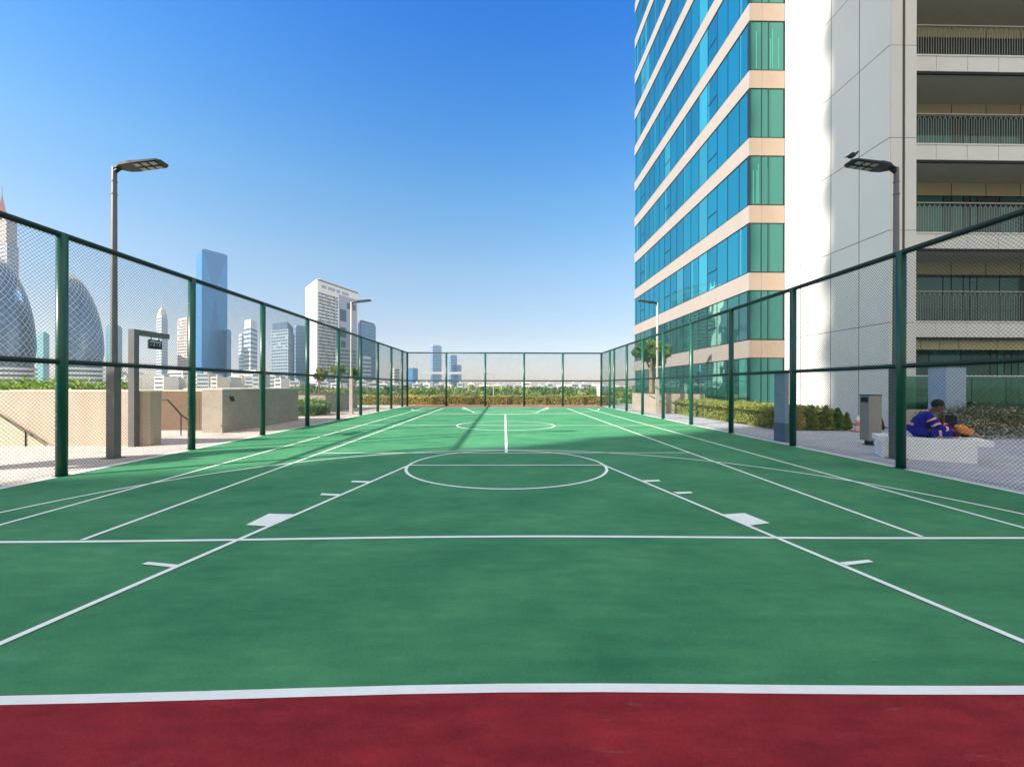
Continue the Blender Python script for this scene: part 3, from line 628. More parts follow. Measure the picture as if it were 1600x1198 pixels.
suit = skin('work_suit', M_blue, [[(pel, .165), (sp1, .155), (sp2, .15), (mid(sp2, neck, .7), .085)], [(sp2, .15), (shN, .085), (elN, .07), (mid(elN, wrN, .8), .055)], [(sp2, .15), (shF, .085), (elF, .068), (mid(elF, wrF, .25), .06)],
     [(pel, .165), (hipN, .135), (mid(hipN, knN), .12), (knN, .095), (mid(knN, anN, .8), .07)], [(pel, .165), (hipF, .135), (mid(hipF, knF), .12), (knF, .095), (mid(knF, anF, .85), .07)]], T)
E0 = []
b = MB()
def band(c, ax, r, wd):
    ax = ax.normalized(); x = ax.orthogonal().normalized(); y = ax.cross(x); n = 14
    vs = [c + ax * h + (x * math.cos(k * 6.2832 / n) + y * math.sin(k * 6.2832 / n)) * rr for h, rr in ((-wd, r), (wd, r)) for k in range(n)]
    b.add(vs, [(k, (k + 1) % n, n + (k + 1) % n, n + k) for k in range(n)])
band(mid(pel, sp1, .55), sp1 - pel, .165, .026); band(mid(shN, elN, .3), elN - shN, .082, .018); band(mid(shN, elN, .72), elN - shN, .078, .018)
band(mid(elN, wrN, .45), wrN - elN, .067, .022); band(mid(knF, anF, .1), anF - knF, .1, .02); band(mid(hipN, knN, .75), knN - hipN, .104, .02)
b.build('reflective_stripe', M_strip, suit, True)
# head
hc = mid(hd0, hd1, .75) + f * .02; fw = (f * .94 - U * .34).normalized(); upv = (U * .94 + f * .34).normalized()
def E(name, c, r, m, parent, n=14, cut=None):
    b = MB(); vs = []; fs = []; k = n // 2
    for i in range(k + 1):
        th = math.pi * i / k
        for j in range(n): ph = 6.2832 * j / n; d = (math.sin(th) * math.cos(ph), math.sin(th) * math.sin(ph), math.cos(th)); vs.append(c + fw * d[0] * r[0] + s_ * d[1] * r[1] + upv * d[2] * r[2])
    for i in range(k):
        for j in range(n): fs.append((i * n + j, i * n + (j + 1) % n, (i + 1) * n + (j + 1) % n, (i + 1) * n + j))
    b.add(vs, fs); return b.build(name, m, parent, True)
E('face', hc, (.098, .078, .118), M_skin, T); E('nose', hc + fw * .1 - upv * .01, (.022, .014, .022), M_skin, T)
for sg in (-1, 1):
    E('ear', hc + s_ * sg * .08 - fw * .005 - upv * .01, (.02, .012, .032), M_skin, T)
    E('eye', hc + s_ * sg * .032 + fw * .089 + upv * .015, (.012, .014, .009), mat('eye', (.05, .04, .04), .3), T)
E('mouth', hc + fw * .085 - upv * .055, (.012, .024, .008), mat('lip', lin((96, 48, 42)), .5), T)
E('trousers_seat', pel - U * .01 + f * .08, (.26, .23, .12), M_blue, T)
E('hair', hc - fw * .022 + upv * .036, (.106, .094, .106), M_hair, T)
def hand(wr, dirv, side, nrm, curl):
    dirv = dirv.normalized(); nrm = nrm.normalized(); side = side.normalized(); ch = []
    for k in range(4):
        o = wr + dirv * .05 + side * (k - 1.5) * .019; ln = (.07, .078, .072, .056)[k]; pts = [(wr + dirv * .02, .018), (o, .011)]; p = o; dd = dirv
        for j in range(3): dd = (dd + nrm * curl * .5).normalized(); p = p + dd * ln / 2.3; pts.append((p, .009 - j * .001))
        ch.append(pts)
    o = wr + dirv * .02 - side * .035; ch.append([(wr + dirv * .02, .018), (o, .012), (o + dirv * .03 - side * .01 + nrm * .015, .010), (o + dirv * .055 + nrm * .03, .009)])
    return ch
skin('hand', M_skin, hand(haN - f * .04, f * .9 - U * .1, s_, -U, .8), T, 1); skin('hand', M_skin, hand(wrF, haF - wrF, f * .6 + s_ * .8, -f, .7), T, 1)
for a_, to, nm in ((anN, toN, 'shoe'), (anF, toF, 'shoe')): skin(nm, M_black, [[(a_, .05), (mid(a_, to, .4), .05), (to, .04)]], T, 1)
# orange cloth bag held in the near hand
c0 = W(.66, -.10, SH + .20); t = thing('cloth_bag', 'crumpled orange cap and cloth held in the seated person\'s hand', 'cloth', tuple(c0))
b = MB(); vs = []; fs = []; n = 14; k = 8
for i in range(k + 1):
    th = math.pi * i / k
    for j in range(n):
        ph = 6.2832 * j / n; q = .92 + .2 * math.sin(5 * ph + i) + .14 * math.sin(3 * th + 2 * ph); d = Vector((math.cos(th), math.sin(th) * math.cos(ph), math.sin(th) * math.sin(ph)))
        ax = (f * .9 - U * .45).normalized(); ay = s_; az = ax.cross(ay); vs.append(c0 + ax * (d.x * .15 + .03) * (1 if d.x < 0 else 1.1) + ay * d.y * .10 * q + az * d.z * .075 * q)
for i in range(k):
    for j in range(n): fs.append((i * n + j, i * n + (j + 1) % n, (i + 1) * n + (j + 1) % n, (i + 1) * n + j))
b.add(vs, fs); b.build('cloth', mat('orange_cloth', lin((238, 150, 84)), .85, var=.2, vscale=14, bump=.5, bscale=40), t, True)
b = MB(); e = c0 + (f * .9 - U * .45).normalized() * .22; b.path([tuple(e), tuple(e + f * .07 - U * .03), tuple(e + f * .12 - U * .03)], .006, 6); b.build('string', M_strip, t)
c0 = W(.60, .30, SH); t = thing('backpack', 'black rucksack on the bench beyond the seated person', 'bag', tuple(c0))
b = MB(); b.prism([tuple((c0 + f * a * .11 + s_ * d * .08).to_2d()) for a, d in ((-1, -1), (1, -1), (1.1, 0), (1, 1), (-1, 1), (-1.1, 0))], SH, SH + .44,
    top=[tuple((c0 + f * a * .085 + s_ * d * .06).to_2d()) for a, d in ((-1, -1), (1, -1), (1.1, 0), (1, 1), (-1, 1), (-1.1, 0))]); b.build('body', M_black, t)
b = MB(); c1 = c0 + U * .44; b.path([tuple(c1 - f * .04), tuple(c1 - f * .03 + U * .05), tuple(c1 + f * .03 + U * .05), tuple(c1 + f * .04)], .008, 6); b.build('handle', M_black, t)

# ---------------------------------------------------------------- the tower on the right
TX = 11.75; TY0 = 20.35; TY1 = PX(990.5, 500, TX)[0]; WXX = 13.5; CY0 = 14.75; FH = 3.245; NF = 15
zb0 = PY(1172, 557, TY0)[1]               # bottom of the lowest cream band
T = thing('striped_tower', 'tall tower with cream bands, blue green glass, a white side wall and shaded balconies', 'building', (18, 28, 0))
BH = .87
def ids(k): return zb0 + k * FH
ZTOP = ids(NF) + BH
b = MB(); b.box(TX + .12, 34, TY0 + .12, TY1, 0, ZTOP - .1); b.box(WXX + .08, 34, CY0 + 2.75, TY0 + .2, 0, ZTOP - .12); b.build('core', mat('core_dark', (.02, .025, .03), .9), T)
pane_y = [TY0 + .16]; y = TY0 + .95
while y < TY1 - .5: pane_y.append(y); y += 1.115
pane_y.append(TY1)
for k in range(-1, NF):
    z0 = ids(k) + BH if k >= 0 else .25; z1 = ids(k + 1)
    # side glazing: separate panes of blue glass, some curtained
    b = MB()
    for i in range(len(pane_y) - 1):
        y0, y1 = pane_y[i] + .02, pane_y[i + 1] - .02; cu = (i in (4,) and k > 1) or rnd.random() < .05
        b.box(TX + .05, TX + .11, y0, y1, z0, z1, (GL_sidec if k > 0 else GL_lowc) if cu else (GL_side if k > 0 else GL_low))
        if rnd.random() < .2:
            ww = rnd.uniform(.06, .3); yy = y1 - ww; b.box(TX + .046, TX + .06, yy, y1 - .03, z0 + .02, z1 - .03, GL_sidec)
    g_ = b.build('ribbon_window', None, T)
    b = MB()
    for i in range(1, len(pane_y) - 1): b.box(TX + .035, TX + .10, pane_y[i] - .021, pane_y[i] + .021, z0, z1)
    for i in (3, 9, 14):
        if i < len(pane_y) - 1: zz_ = z0 + (z1 - z0) * .42; b.box(TX + .035, TX + .1, pane_y[i] + .021, pane_y[i + 1] - .021, zz_ - .03, zz_ + .03)
    b.box(TX + .03, TX + .12, TY0 + .16, TY1, z0 - .03 if k >= 0 else z0, z0 + .03); b.box(TX + .03, TX + .12, TY0 + .16, TY1, z1 - .035, z1 - .001)
    b.build('mullion', M_mull, g_)
    # corner glazing
    xs = [TX + .06, TX + .62, TX + .95, WXX - .05]; b = MB()
    for i in range(3): b.box(xs[i] + .015, xs[i + 1] - .015, TY0 + .04, TY0 + .11, z0, z1, GL_cor)
    if k > 0 and k % 2 == 0:
        for q in range(4): xx = TX + .12 + rnd.random() * 1.4; b.box(xx, xx + .035, TY0 + .03, TY0 + .05, z0 + .1, z1 - rnd.uniform(.3, .9), mat('curtain', lin((60, 140, 124)), .8))
    g_ = b.build('corner_window', None, T)
    b = MB()
    for x_ in xs[1:3]: b.box(x_ - .016, x_ + .016, TY0 + .02, TY0 + .1, z0, z1)
    b.box(TX + .0, TX + .06, TY0 + .0, TY0 + .16, z0, z1); b.box(WXX - .06, WXX - .01, TY0 + .02, TY0 + .1, z0, z1)
    b.box(TX + .06, WXX - .01, TY0 + .025, TY0 + .12, z0, z0 + .03); b.box(TX + .06, WXX - .01, TY0 + .025, TY0 + .12, z1 - .03, z1 - .001); b.build('mullion', M_mull, g_)
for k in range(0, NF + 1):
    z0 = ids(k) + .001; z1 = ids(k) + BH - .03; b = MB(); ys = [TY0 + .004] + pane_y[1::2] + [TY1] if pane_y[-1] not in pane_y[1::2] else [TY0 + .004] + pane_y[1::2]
    for i in range(len(ys) - 1): b.box(TX, TX + .12, ys[i] + .004, ys[i + 1] - .004, z0, z1, M_band_dull)
    for x0_, x1_ in ((TX + .005, TX + .615), (TX + .625, WXX - .02)): b.box(x0_ if x0_ > TX + .1 else TX + .125, x1_, TY0, TY0 + .12, z0, z1, M_band_warm)
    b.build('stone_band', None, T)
# white side wall with panel joints
b = MB(); b.box(WXX + .006, WXX + .08, CY0 + .03, TY0 + .12, 0, ZTOP - .02); b.build('wall_backing', M_gap, T)
jy = [CY0, PX(1341, 300, WXX)[0], PX(1297, 300, WXX)[0], PX(1261, 300, WXX)[0], PX(1250, 300, WXX)[0], TY0 + .0]
zj = [3.72 + FH * i for i in range(NF + 1)]; zr = [0.02] + zj
b = MB(); G_ = .016
for i in range(len(jy) - 1):
    g2 = .022 if i == 3 else G_
    for j in range(len(zr) - 1): b.box(WXX, WXX + .035, jy[i] + (G_ if i != 4 else .03), jy[i + 1] - g2 + (0 if i < 4 else g2 - .003), zr[j] + G_ * .8, zr[j + 1] - G_ * .8)
b.build('white_cladding', M_white, T)
xe = PY(1430.5, 300, CY0)[0]; xg0 = PY(1408.5, 300, CY0)[0]; xg1 = PY(1413, 300, CY0)[0]
b = MB()
for j in range(len(zr) - 1): b.box(WXX + .037, xg0, CY0, CY0 + .3, zr[j] + G_ * .6, zr[j + 1] - G_ * .6); b.box(xg1, xe, CY0, CY0 + 1.9, zr[j] + G_ * .6, zr[j + 1] - G_ * .6)
b.build('white_pier', M_wpan, T)
b = MB(); b.box(xg0, xg1 + .05, CY0 + .1, CY0 + .32, 0, ZTOP - .05); b.box(WXX + .06, xe - .05, CY0 + .02, CY0 + 1.85, 0, ZTOP - .08); b.build('joint_backing', M_gap, T)
# balconies
BY = 15.35; XR = 24.0; zf = [PY(1500, v, BY)[1] for v in (500,)][0]; BK = BY + 1.9
floors = [zf + FH * i for i in range(0, NF - 1)]
M_teal = glassmat('glass_teal', (.004, .055, .055), (.25, .5, .48), .14, var=.5)
for i, z in enumerate(floors):
    b = MB(); xs = [xe + .01, PY(1461, 100, BY)[0]]
    while xs[-1] < XR: xs.append(xs[-1] + 1.165)
    for a, c in zip(xs[:-1], xs[1:]): b.box(a + .008, c - .008, BY, BY + .04, z - .56, z - .02)
    b.box(xe + .01, xs[-1], BY - .03, BY + .06, z - .018, z + .03); bo = b.build('balcony_edge', M_wpan, T)
    b = MB(); b.box(xe + .01, xs[-1], BY + .042, BK + .4, z - .52, z - .02); b.build('balcony_slab', M_soff, T)
    b = MB(); b.box(xe + .01, xs[-1], BY + .03, BY + .10, z - .64, z - .523); b.build('black_shade_strip', M_black, T)  # black strip drawn in for the shade below each balcony edge
    b = MB(); x = xe + .12; zt_ = z + 1.1
    b.box(xe + .01, xs[-1], BY + .0, BY + .07, zt_, zt_ + .035); rl = b.build('handrail', M_railing, T)
    b = MB()
    while x < 21.5 and i < 7:
        r_ = .009; yy = BY + .04; b.path([(x, yy, z + .03), (x, yy, zt_ - .14), (x + .03, yy, zt_ - .09), (x + .075, yy, zt_ - .09), (x + .1, yy, zt_ - .14), (x + .1, yy, z + .03)], r_, 4); b.tube((x + .052, yy, zt_ - .09), (x + .052, yy, zt_), r_, 4); x += .19
    if len(b.v): b.build('baluster', M_railing, rl, False)['kind'] = 'stuff'
    # back wall: tan head panels over glazing
    zc_ = z + FH - .52
    if i < 8:
        b = MB(); xx = xe + .01
        for wd in (.95, .72, .72, 1.45, 1.45, 1.45, 1.45, 1.45): b.box(xx + .02, xx + wd - .02, BK - .06, BK, zc_ - .5, zc_); xx += wd
        b.build('head_panel', M_tan, T)
        b = MB(); xx = xe + .01
        for j in range(14):
            wd = (.35, .5, .28, .3, .95, 1.2)[j % 6]; m_ = rnd.choice([GL_dk, GL_dk, M_teal, GL_dk, M_teal]) if j > 3 else (M_teal, GL_sidec, GL_dk, GL_sidec)[j]
            b.box(xx + .02, xx + wd - .02, BK + .02, BK + .07, z, zc_ - .5, m_); xx += wd
        b.build('balcony_glazing', None, T)
M_gl1 = glassmat('ground_glass_dark', (.004, .06, .045), (.3, .5, .45), .06); M_gl2 = glassmat('ground_glass_light', (.06, .36, .27), (.4, .6, .5), .1); M_gl3 = glassmat('ground_glass_teal', (.005, .13, .095), (.3, .5, .45), .08)
# ground floor of the balcony bay
b = MB(); xx = xe + .01
for j in range(16):
    wd = (.3, .28, .3, .28, .32, 1.1, 1.3, 1.2)[j % 8]; b.box(xx + .02, xx + wd - .02, BK - .4, BK - .35, .6, zf - .58, M_gl2 if j in (0, 2, 4) else (M_gl3 if j % 3 == 0 else M_gl1)); xx += wd
b.build('ground_floor_glazing', None, T)
b = MB(); xx = xe + .01
for wd in (.95, .72, .72, 1.45, 1.45, 1.45, 1.45): b.box(xx + .012, xx + wd - .012, BY + .2, BY + .26, zf - 1.0, zf - .57); xx += wd
b.build('head_panel', M_tan, T)
b = MB(); b.box(XR - .3, XR + 2, BY - .1, BK + 2, 0, ZTOP - .2); b.build('end_pier', M_wpan, T)
# low plinth and glass balustrade before it
PLY = 14.45; zp = PY(1560, 637, PLY)[1]
t = thing('plinth_wall', 'low cream plinth wall carrying a green glass balustrade, behind the shrubs', 'wall', (18, PLY, 0))
b = MB(); b.box(13.75, 25, PLY, PLY + .25, 0, zp); b.build('wall', mat('plinth_stone', lin((196, 184, 158)), .85, var=.06), t)
zg = PY(1560, 584, PLY)[1]; xx = 13.8
while xx < 24:
    b = MB(); b.box(xx + .015, xx + 1.2, PLY + .1, PLY + .12, zp + .02, zg - .02)
    gm = bpy.data.materials.get('balustrade_glass')
    if not gm:
        gm = bpy.data.materials.new('balustrade_glass'); gm.use_nodes = True; tt = gm.node_tree; tr = tt.nodes.new('ShaderNodeBsdfTransparent'); tr.inputs[0].default_value = (.28, .60, .50, 1)
        gl = tt.nodes.new('ShaderNodeBsdfGlossy'); gl.inputs['Roughness'].default_value = .02; gl.inputs[0].default_value = (.6, .9, .85, 1); mx = tt.nodes.new('ShaderNodeMixShader'); mx.inputs[0].default_value = .08
        tt.links.new(tr.outputs[0], mx.inputs[1]); tt.links.new(gl.outputs[0], mx.inputs[2]); tt.links.new(mx.outputs[0], tt.nodes['Material Output'].inputs[0])
    b.build('glass_panel', gm, t); xx += 1.22
b = MB(); b.box(13.8, 24, PLY + .085, PLY + .135, zg - .02, zg + .015); b.build('top_rail', M_wpan, t)

# ---------------------------------------------------------------- the tower behind the camera that shades the near court
HX, HY = -60, 10.25 - .554 * 60; HT = 95
T = thing('shading_tower', 'tall pale residential tower standing behind the viewpoint on the left', 'building', (-48, HY - 14, -6.4))
b = MB(); b.box(HX, -38, HY - 32, HY, -6.4, HT); b.build('wall', M_cream, T)
for k in range(28):
    z = -2 + k * FH; b = MB(); b.lathe((HX + .1, HY - .5, z), [(.5, 0), (.85, .05), (.85, 1.2), (.5, 1.3)], 16); b.build('corner_balcony', M_wpan, T)
    b = MB(); b.box(-37.95, -37.85, HY - 30, HY - 2, z + 1.3, z + 2.8); b.box(HX + 3, -40, HY + .02, HY + .1, z + 1.3, z + 2.8); b.build('ribbon_window', GL_dk, T)
# the broad tree left of the picture whose shadow falls on the walkway
t0 = small_tree('bushy tree outside the left edge by the near parapet', -14.6, 4.6, 0, 4.6, (.8, .8, 1.5), 2600, False, M_leafd, .14, .09)

# ---------------------------------------------------------------- far park and skyline
GZ = -6.5
def ptree(name, label, x, y, h, r, leaf, n, size):
    t = thing(name, label, 'tree', (x, y, GZ), 'trees in the park beyond the court')
    b = MB(); b.path([(x, y, GZ), (x + r * .05, y, GZ + h * .35), (x, y, GZ + h * .6)], [r * .09, r * .07, r * .04], 7)
    for i in range(5):
        a = i * 1.26 + rnd.random(); b.tube((x, y, GZ + h * .4), (x + r * .6 * math.cos(a), y + r * .6 * math.sin(a), GZ + h * rnd.uniform(.6, .8)), r * .04, 6, r * .015)
    b.build('trunk', M_trunk, t); b = MB()
    for i in range(13):
        a = rnd.random() * 6.28; q = rnd.random() ** .5 * .75; hh = rnd.uniform(.45, .88)
        b.blob_leaves((x + r * q * math.cos(a), y + r * q * math.sin(a), GZ + h * hh), (r * .38, r * .38, h * .13), n // 13, size, shell=.3)
    b.build('crown', leaf, t); return t
greens = [M_leafd, M_leaf, M_leafy]
specs = [(655, 70, 7.2, 4.5, 0), (682, 62, 7.0, 4.2, 0), (712, 52, 6.3, 3.6, 2), (735, 60, 6.9, 4.0, 1), (772, 50, 6.6, 3.3, 1), (800, 66, 6.8, 3.5, 0), (835, 58, 6.0, 3.5, 1), (868, 62, 6.9, 3.6, 1), (905, 58, 6.8, 3.6, 0),
         (925, 48, 6.0, 2.6, 2), (950, 46, 6.4, 3.0, 1), (972, 48, 6.9, 3.2, 1), (590, 56, 6.6, 3.6, 1), (620, 66, 6.8, 3.6, 0), (480, 64, 6.6, 3.4, 1), (500, 72, 7.0, 3.6, 0)]
adj = ['dark dense', 'mid green', 'bright yellow green']
names = {712: 'bright yellow green tree below the shorter of the two slim far towers', 925: 'bright yellow green tree by the white post at the right end of the far fence', 772: 'mid green tree below the far thin street light',
 655: 'dark tree behind the left corner of the end fence', 682: 'dark tree at the foot of the tallest slim far tower', 735: 'mid green tree left of the fence post under the thin street light', 800: 'dark tree just right of the far court centre', 835: 'low mid green tree left of the fourth end fence post',
 868: 'mid green tree behind the fifth end fence post', 905: 'dark tree between the white post and the fifth end fence post', 950: 'mid green tree behind the gate posts of the right fence', 972: 'tall mid green tree beside the striped tower foot',
 590: 'mid green tree right of the far left planter', 620: 'dark tree left of the end fence corner', 480: 'mid green tree above the low hedge at the grey block', 500: 'dark tree behind the leftmost small planter tree'}
for u, y, h, r, k in specs:
    x = PY(u, 600, y)[0]; o = ptree('tree', names[u], x, y, h, r, greens[k], 1500, .24)
b = MB()
for i in range(430):
    y = rnd.uniform(80, 330); x = rnd.uniform(-.50, .42) * y; h = rnd.uniform(4.8, 7.6) if y < 200 else rnd.uniform(6, 8.6); r = rnd.uniform(2.5, 5)
    if 110 < y < 135 and rnd.random() < .8: continue
    m_ = rnd.choice([M_leafd, M_leaf, M_leafd, M_oliv, M_leaf, M_leafy])
    for q in range(5):
        a = rnd.random() * 6.28; b.blob_leaves((x + r * .5 * math.cos(a), y + r * .5 * math.sin(a), GZ + h * rnd.uniform(.5, .82)), (r * .55, r * .55, h * .17), 26, .55 if y < 180 else .8, m_, shell=.4)
tag(b.build('park_trees'), 'band of green park trees stretching away beyond the hedge', 'trees', kind='stuff')
b = MB(); b.sheet([(-60, 84), (60, 84), (66, 92), (-66, 92)], GZ + .02); b.sheet([(-70, 116), (75, 112), (80, 130), (-75, 134)], GZ + .02); struct('park_path', b, mat('sand', lin((226, 214, 190)), .95, var=.06, vscale=.1))

Z_C = [0]
def city(name, label, uA, YA, uB, YB, uC, YC, vt, wall, glass, fl=3.6, frac=.55, zlow=0, roof=None, cat='building', maxf=40, ribs=0, sides='AB BC', crown=None, vert=False):
    A_ = Vector((PY(uA, 600, YA)[0], YA)); B2 = Vector((PY(uB, 600, YB)[0], YB)); C2 = Vector((PY(uC, 600, YC)[0], YC)); D = A_ + (C2 - B2)
    zt = PY(uB, vt, YB)[1]; cx, cy = (A_ + C2) / 2
    t = thing(name, label, cat, (cx, cy, GZ))
    b = MB(); b.prism([tuple(A_), tuple(B2), tuple(C2), tuple(D)], GZ, zt); b.build('wall', wall, t)
    H = zt - zlow; n = min(maxf, max(2, int(H / fl))) or 1; fh = H / n; cen = (A_ + C2) / 2
    segs = []
    if 'AB' in sides: segs.append((A_, B2))
    if 'BC' in sides: segs.append((B2, C2))
    if vert:
        for (p, q) in segs:
            d = (q - p); ln = d.length; d.normalize(); nn = Vector((d.y, -d.x));
            if nn.dot(p - cen) < 0: nn = -nn
            m_ = max(3, int(ln / fl)); step = ln / m_
            for i in range(m_):
                a = p + d * (i + .5 - frac / 2) * step; c = p + d * (i + .5 + frac / 2) * step; b = MB(); b.prism([tuple(a), tuple(c), tuple(c + nn * .3), tuple(a + nn * .3)], zlow, zt - 3); b.build('ribbon_window', glass, t)
    else:
        for i in range(n):
            z0 = zlow + fh * (i + .5 - frac / 2); b = MB()
            for (p, q) in segs:
                d = (q - p); ln = d.length; d.normalize(); nn = Vector((d.y, -d.x))
                if nn.dot(p - cen) < 0: nn = -nn
                a = p + d * min(1, ln * .04); c = q - d * min(1, ln * .04)
                if ribs:
                    m_ = max(2, int(ln / ribs)); st = (c - a) / m_
                    for j in range(m_):
                        if rnd.random() < .06: continue
                        e = a + st * (j + .14); g = a + st * (j + .86); b.prism([tuple(e), tuple(g), tuple(g + nn * .3), tuple(e + nn * .3)], z0, z0 + fh * frac)
                else: b.prism([tuple(a), tuple(c), tuple(c + nn * .3), tuple(a + nn * .3)], z0, z0 + fh * frac)
            b.build('ribbon_window', glass, t)
    b = MB(); k = .12; tp = [tuple(p + (Vector((cx, cy)) - p) * k) for p in (A_, B2, C2, D)]; b.prism(tp, zt, zt + (crown or (zt - zlow) * .03)); b.build('roof_plant', roof or wall, t)
    return t, (A_, B2, C2, D, zt)
W1 = mat('far_white', lin((232, 226, 216)), .8, var=.03, vscale=.05); W2 = mat('far_grey', lin((168, 170, 172)), .8, var=.06, vscale=.05); W3 = mat('far_pink', lin((206, 176, 160)), .8, var=.05, vscale=.05); W4 = mat('far_cream', lin((216, 206, 188)), .8, var=.05, vscale=.05)
FG = glassmat('far_glass_blue', (.03, .12, .24), (.4, .6, .8), .25, .3); FGd = glassmat('far_glass_dark', (.03, .07, .12), (.4, .5, .6), .15, .3); FGb = glassmat('far_glass_bright', (.005, .12, .30), (.2, .5, .8), .3, .3); FGt = glassmat('far_glass_teal', (.04, .2, .22), (.4, .7, .7), .25, .3)
FGn = glassmat('far_glass_night', (.012, .03, .055), (.3, .4, .5), .08, .3)
# tallest blue glass tower
t, q = city('glass_tower', 'tall slim bright blue glass tower, highest on the left skyline', 306, 640, 315.5, 610, 355, 640, 391, FGb, FGb, 7, .94, roof=FGd, crown=1.5); TB, TQ = t, q
t, q = city('glass_tower', 'low blue glass wing at the right foot of the tallest blue tower', 352, 640, 356, 620, 361, 640, 518, FGb, FG, 6, .8)
t, q = city('white_tower', 'broad white fronted tower block with dark window grid, left of centre on the skyline', 477, 480, 495, 440, 559, 505, 437, W1, FGn, 3.6, .5, sides='', zlow=4, crown=2, maxf=0)
for w_ in [o for o in t.children if o.name.startswith('ribbon_window')]: bpy.data.objects.remove(w_)
WS = mat('far_slate_panel', lin((156, 166, 184)), .6)
P0, P1 = q[1], q[2]; dd_ = P1 - P0; nn_ = Vector((dd_.y, -dd_.x)).normalized(); nn_ = nn_ if nn_.y < 0 else -nn_
def face(name, s0, s1, z0, z1, m, out=.3, parent=None):
    b = MB(); a = P0 + dd_ * s0; c = P0 + dd_ * s1; b.prism([tuple(a), tuple(c), tuple(c + nn_ * out), tuple(a + nn_ * out)], z0, z1); return b.build(name, m, parent or t)
ZT_ = q[4]; face('slate_panel', .50, .97, 0, ZT_ - 9, WS, .25)
for i in range(7):
    s0 = .035 + i * .064; b = MB(); a = P0 + dd_ * s0; c = P0 + dd_ * (s0 + .05); b.prism([tuple(a), tuple(c), tuple(c + nn_ * .22), tuple(a + nn_ * .22)], 2, ZT_ - 13, FGn if i % 2 else FGd); z = 3
    while z < ZT_ - 14:
        a = P0 + dd_ * (s0 + .004); e = P0 + dd_ * (s0 + (.046 if (i + int(z)) % 3 else .03)); b.prism([tuple(a), tuple(e), tuple(e + nn_ * .5), tuple(a + nn_ * .5)], z, z + 1.5, W1); z += 3.5
    b.build('window_bay', None, t)
for s0, s1, z0, z1 in ((.52, .68, .66, .78), (.52, .68, .50, .60), (.55, .66, .34, .46), (.70, .93, .80, .86), (.52, .92, .2, .3)): face('dark_opening', s0, s1, z0 * ZT_, z1 * ZT_, FGn, .4)
for s0, s1 in ((.10, .2), (.24, .4), (.44, .52), (.58, .74)): face('roof_sign', s0, s1, ZT_ - 7.5, ZT_ - 4.5, WS, .5)
face('parapet_edge', 0, 1, ZT_ - 1, ZT_ + .2, FGn, .4)
city('dark_tower', 'dark blue glass tower with brown edge just right of the white block', 558, 560, 563, 540, 587, 580, 503, mat('far_brown', lin((118, 112, 118)), .8), FG, 4, .8)
city('office_block', 'grey office tower with boxed rooftop between the glass tower and white block', 423, 520, 450, 500, 460, 560, 515, mat('far_steel', lin((128, 142, 156)), .7), FGd, 3.6, .4, ribs=5, crown=9, roof=FGd)
city('office_block', 'pale blue grey slab touching the left edge of the white block', 459, 600, 462, 590, 480, 600, 512, mat('far_slate', lin((126, 150, 174)), .7), FG, 5, .5)
city('residential_tower', 'white and blue tower with stacked dark openings right of the tall blue tower', 381, 800, 391, 780, 402, 820, 512, W1, FG, 8, .55, crown=14)
city('residential_tower', 'small hazy blue tower left of the white and blue tower', 373, 1000, 377, 980, 381, 1000, 525, W1, FG, 8, .5)
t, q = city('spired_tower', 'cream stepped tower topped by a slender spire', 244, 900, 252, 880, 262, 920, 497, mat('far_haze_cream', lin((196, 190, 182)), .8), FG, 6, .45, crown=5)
cx, cy = (q[0] + q[2]) / 2; b = MB(); b.lathe((cx, cy, q[4] + 8), [(8, -4), (8, 3), (5.5, 4), (5.5, 10), (2.5, 14), (1.2, 17), (.35, 30)], 10); b.build('spire', MATS['far_haze_cream'], t)
city('residential_tower', 'pinkish tower between the spired tower and the tall blue tower', 277, 760, 292, 740, 300, 780, 500, W3, FGd, 5, .45, ribs=5, crown=3)
city('glass_block', 'teal blue glass block right of the second egg shaped tower', 165, 700, 180, 690, 191, 720, 512, FG, FGt, 6, .5, ribs=6)
city('glass_block', 'small green glass block between the two egg shaped towers', 57, 600, 68, 590, 77, 620, 523, FGt, FGt, 6, .6)
city('office_block', 'low striped white office podium below the pinkish tower', 262, 430, 285, 420, 308, 440, 583, W1, FGd, 3.2, .5, crown=1)
city('office_block', 'low striped white office podium right of the tall blue tower', 362, 430, 400, 420, 425, 440, 581, W1, FGd, 3.2, .5, crown=1)
city('office_block', 'low grey block with light grid in front of the white block', 524, 420, 528, 400, 557, 420, 545, W2, FGd, 3.4, .5, crown=1)
city('office_block', 'low pale block right of the grey gridded block', 565, 440, 567, 430, 580, 445, 560, W1, FG, 4, .6, crown=2)
city('residential_tower', 'pale rounded low tower left of the end fence corner', 611, 1000, 616, 980, 624, 1000, 577, W4, FG, 6, .4)
city('office_block', 'blue round shouldered block just right of the end fence corner', 637, 900, 645, 880, 653, 900, 576, FG, FGb, 5, .6)
FGhaze = glassmat('far_hazed_glass', lin((120, 156, 190)), (.5, .65, .8), .2, .3)  # paler body puts the distance haze into the glass colour
city('glass_tower', 'slim pale blue tower, taller of the pair seen over the end fence', 672, 1300, 676, 1290, 690, 1310, 541, FGhaze, FG, 8, .6)
city('glass_tower', 'slim pale blue tower, shorter of the pair seen over the end fence', 701, 1350, 704, 1340, 714, 1360, 556, FGhaze, FG, 8, .6)
city('glass_block', 'small step block joined to the shorter slim tower', 714, 1350, 716, 1345, 721, 1360, 571, FGhaze, FG, 8, .6)
b = MB(); xa, za = PY(660, 583, 1280); xb, zb_ = PY(722, 583, 1280); b.box(xa, xb, 1270, 1284, za - 4, za + 3); tag(b.build('skybridge', W2), 'flat grey slab bridge running behind the slim far towers', 'bridge')
A_, B_2, C_2, _d, zt_ = TQ
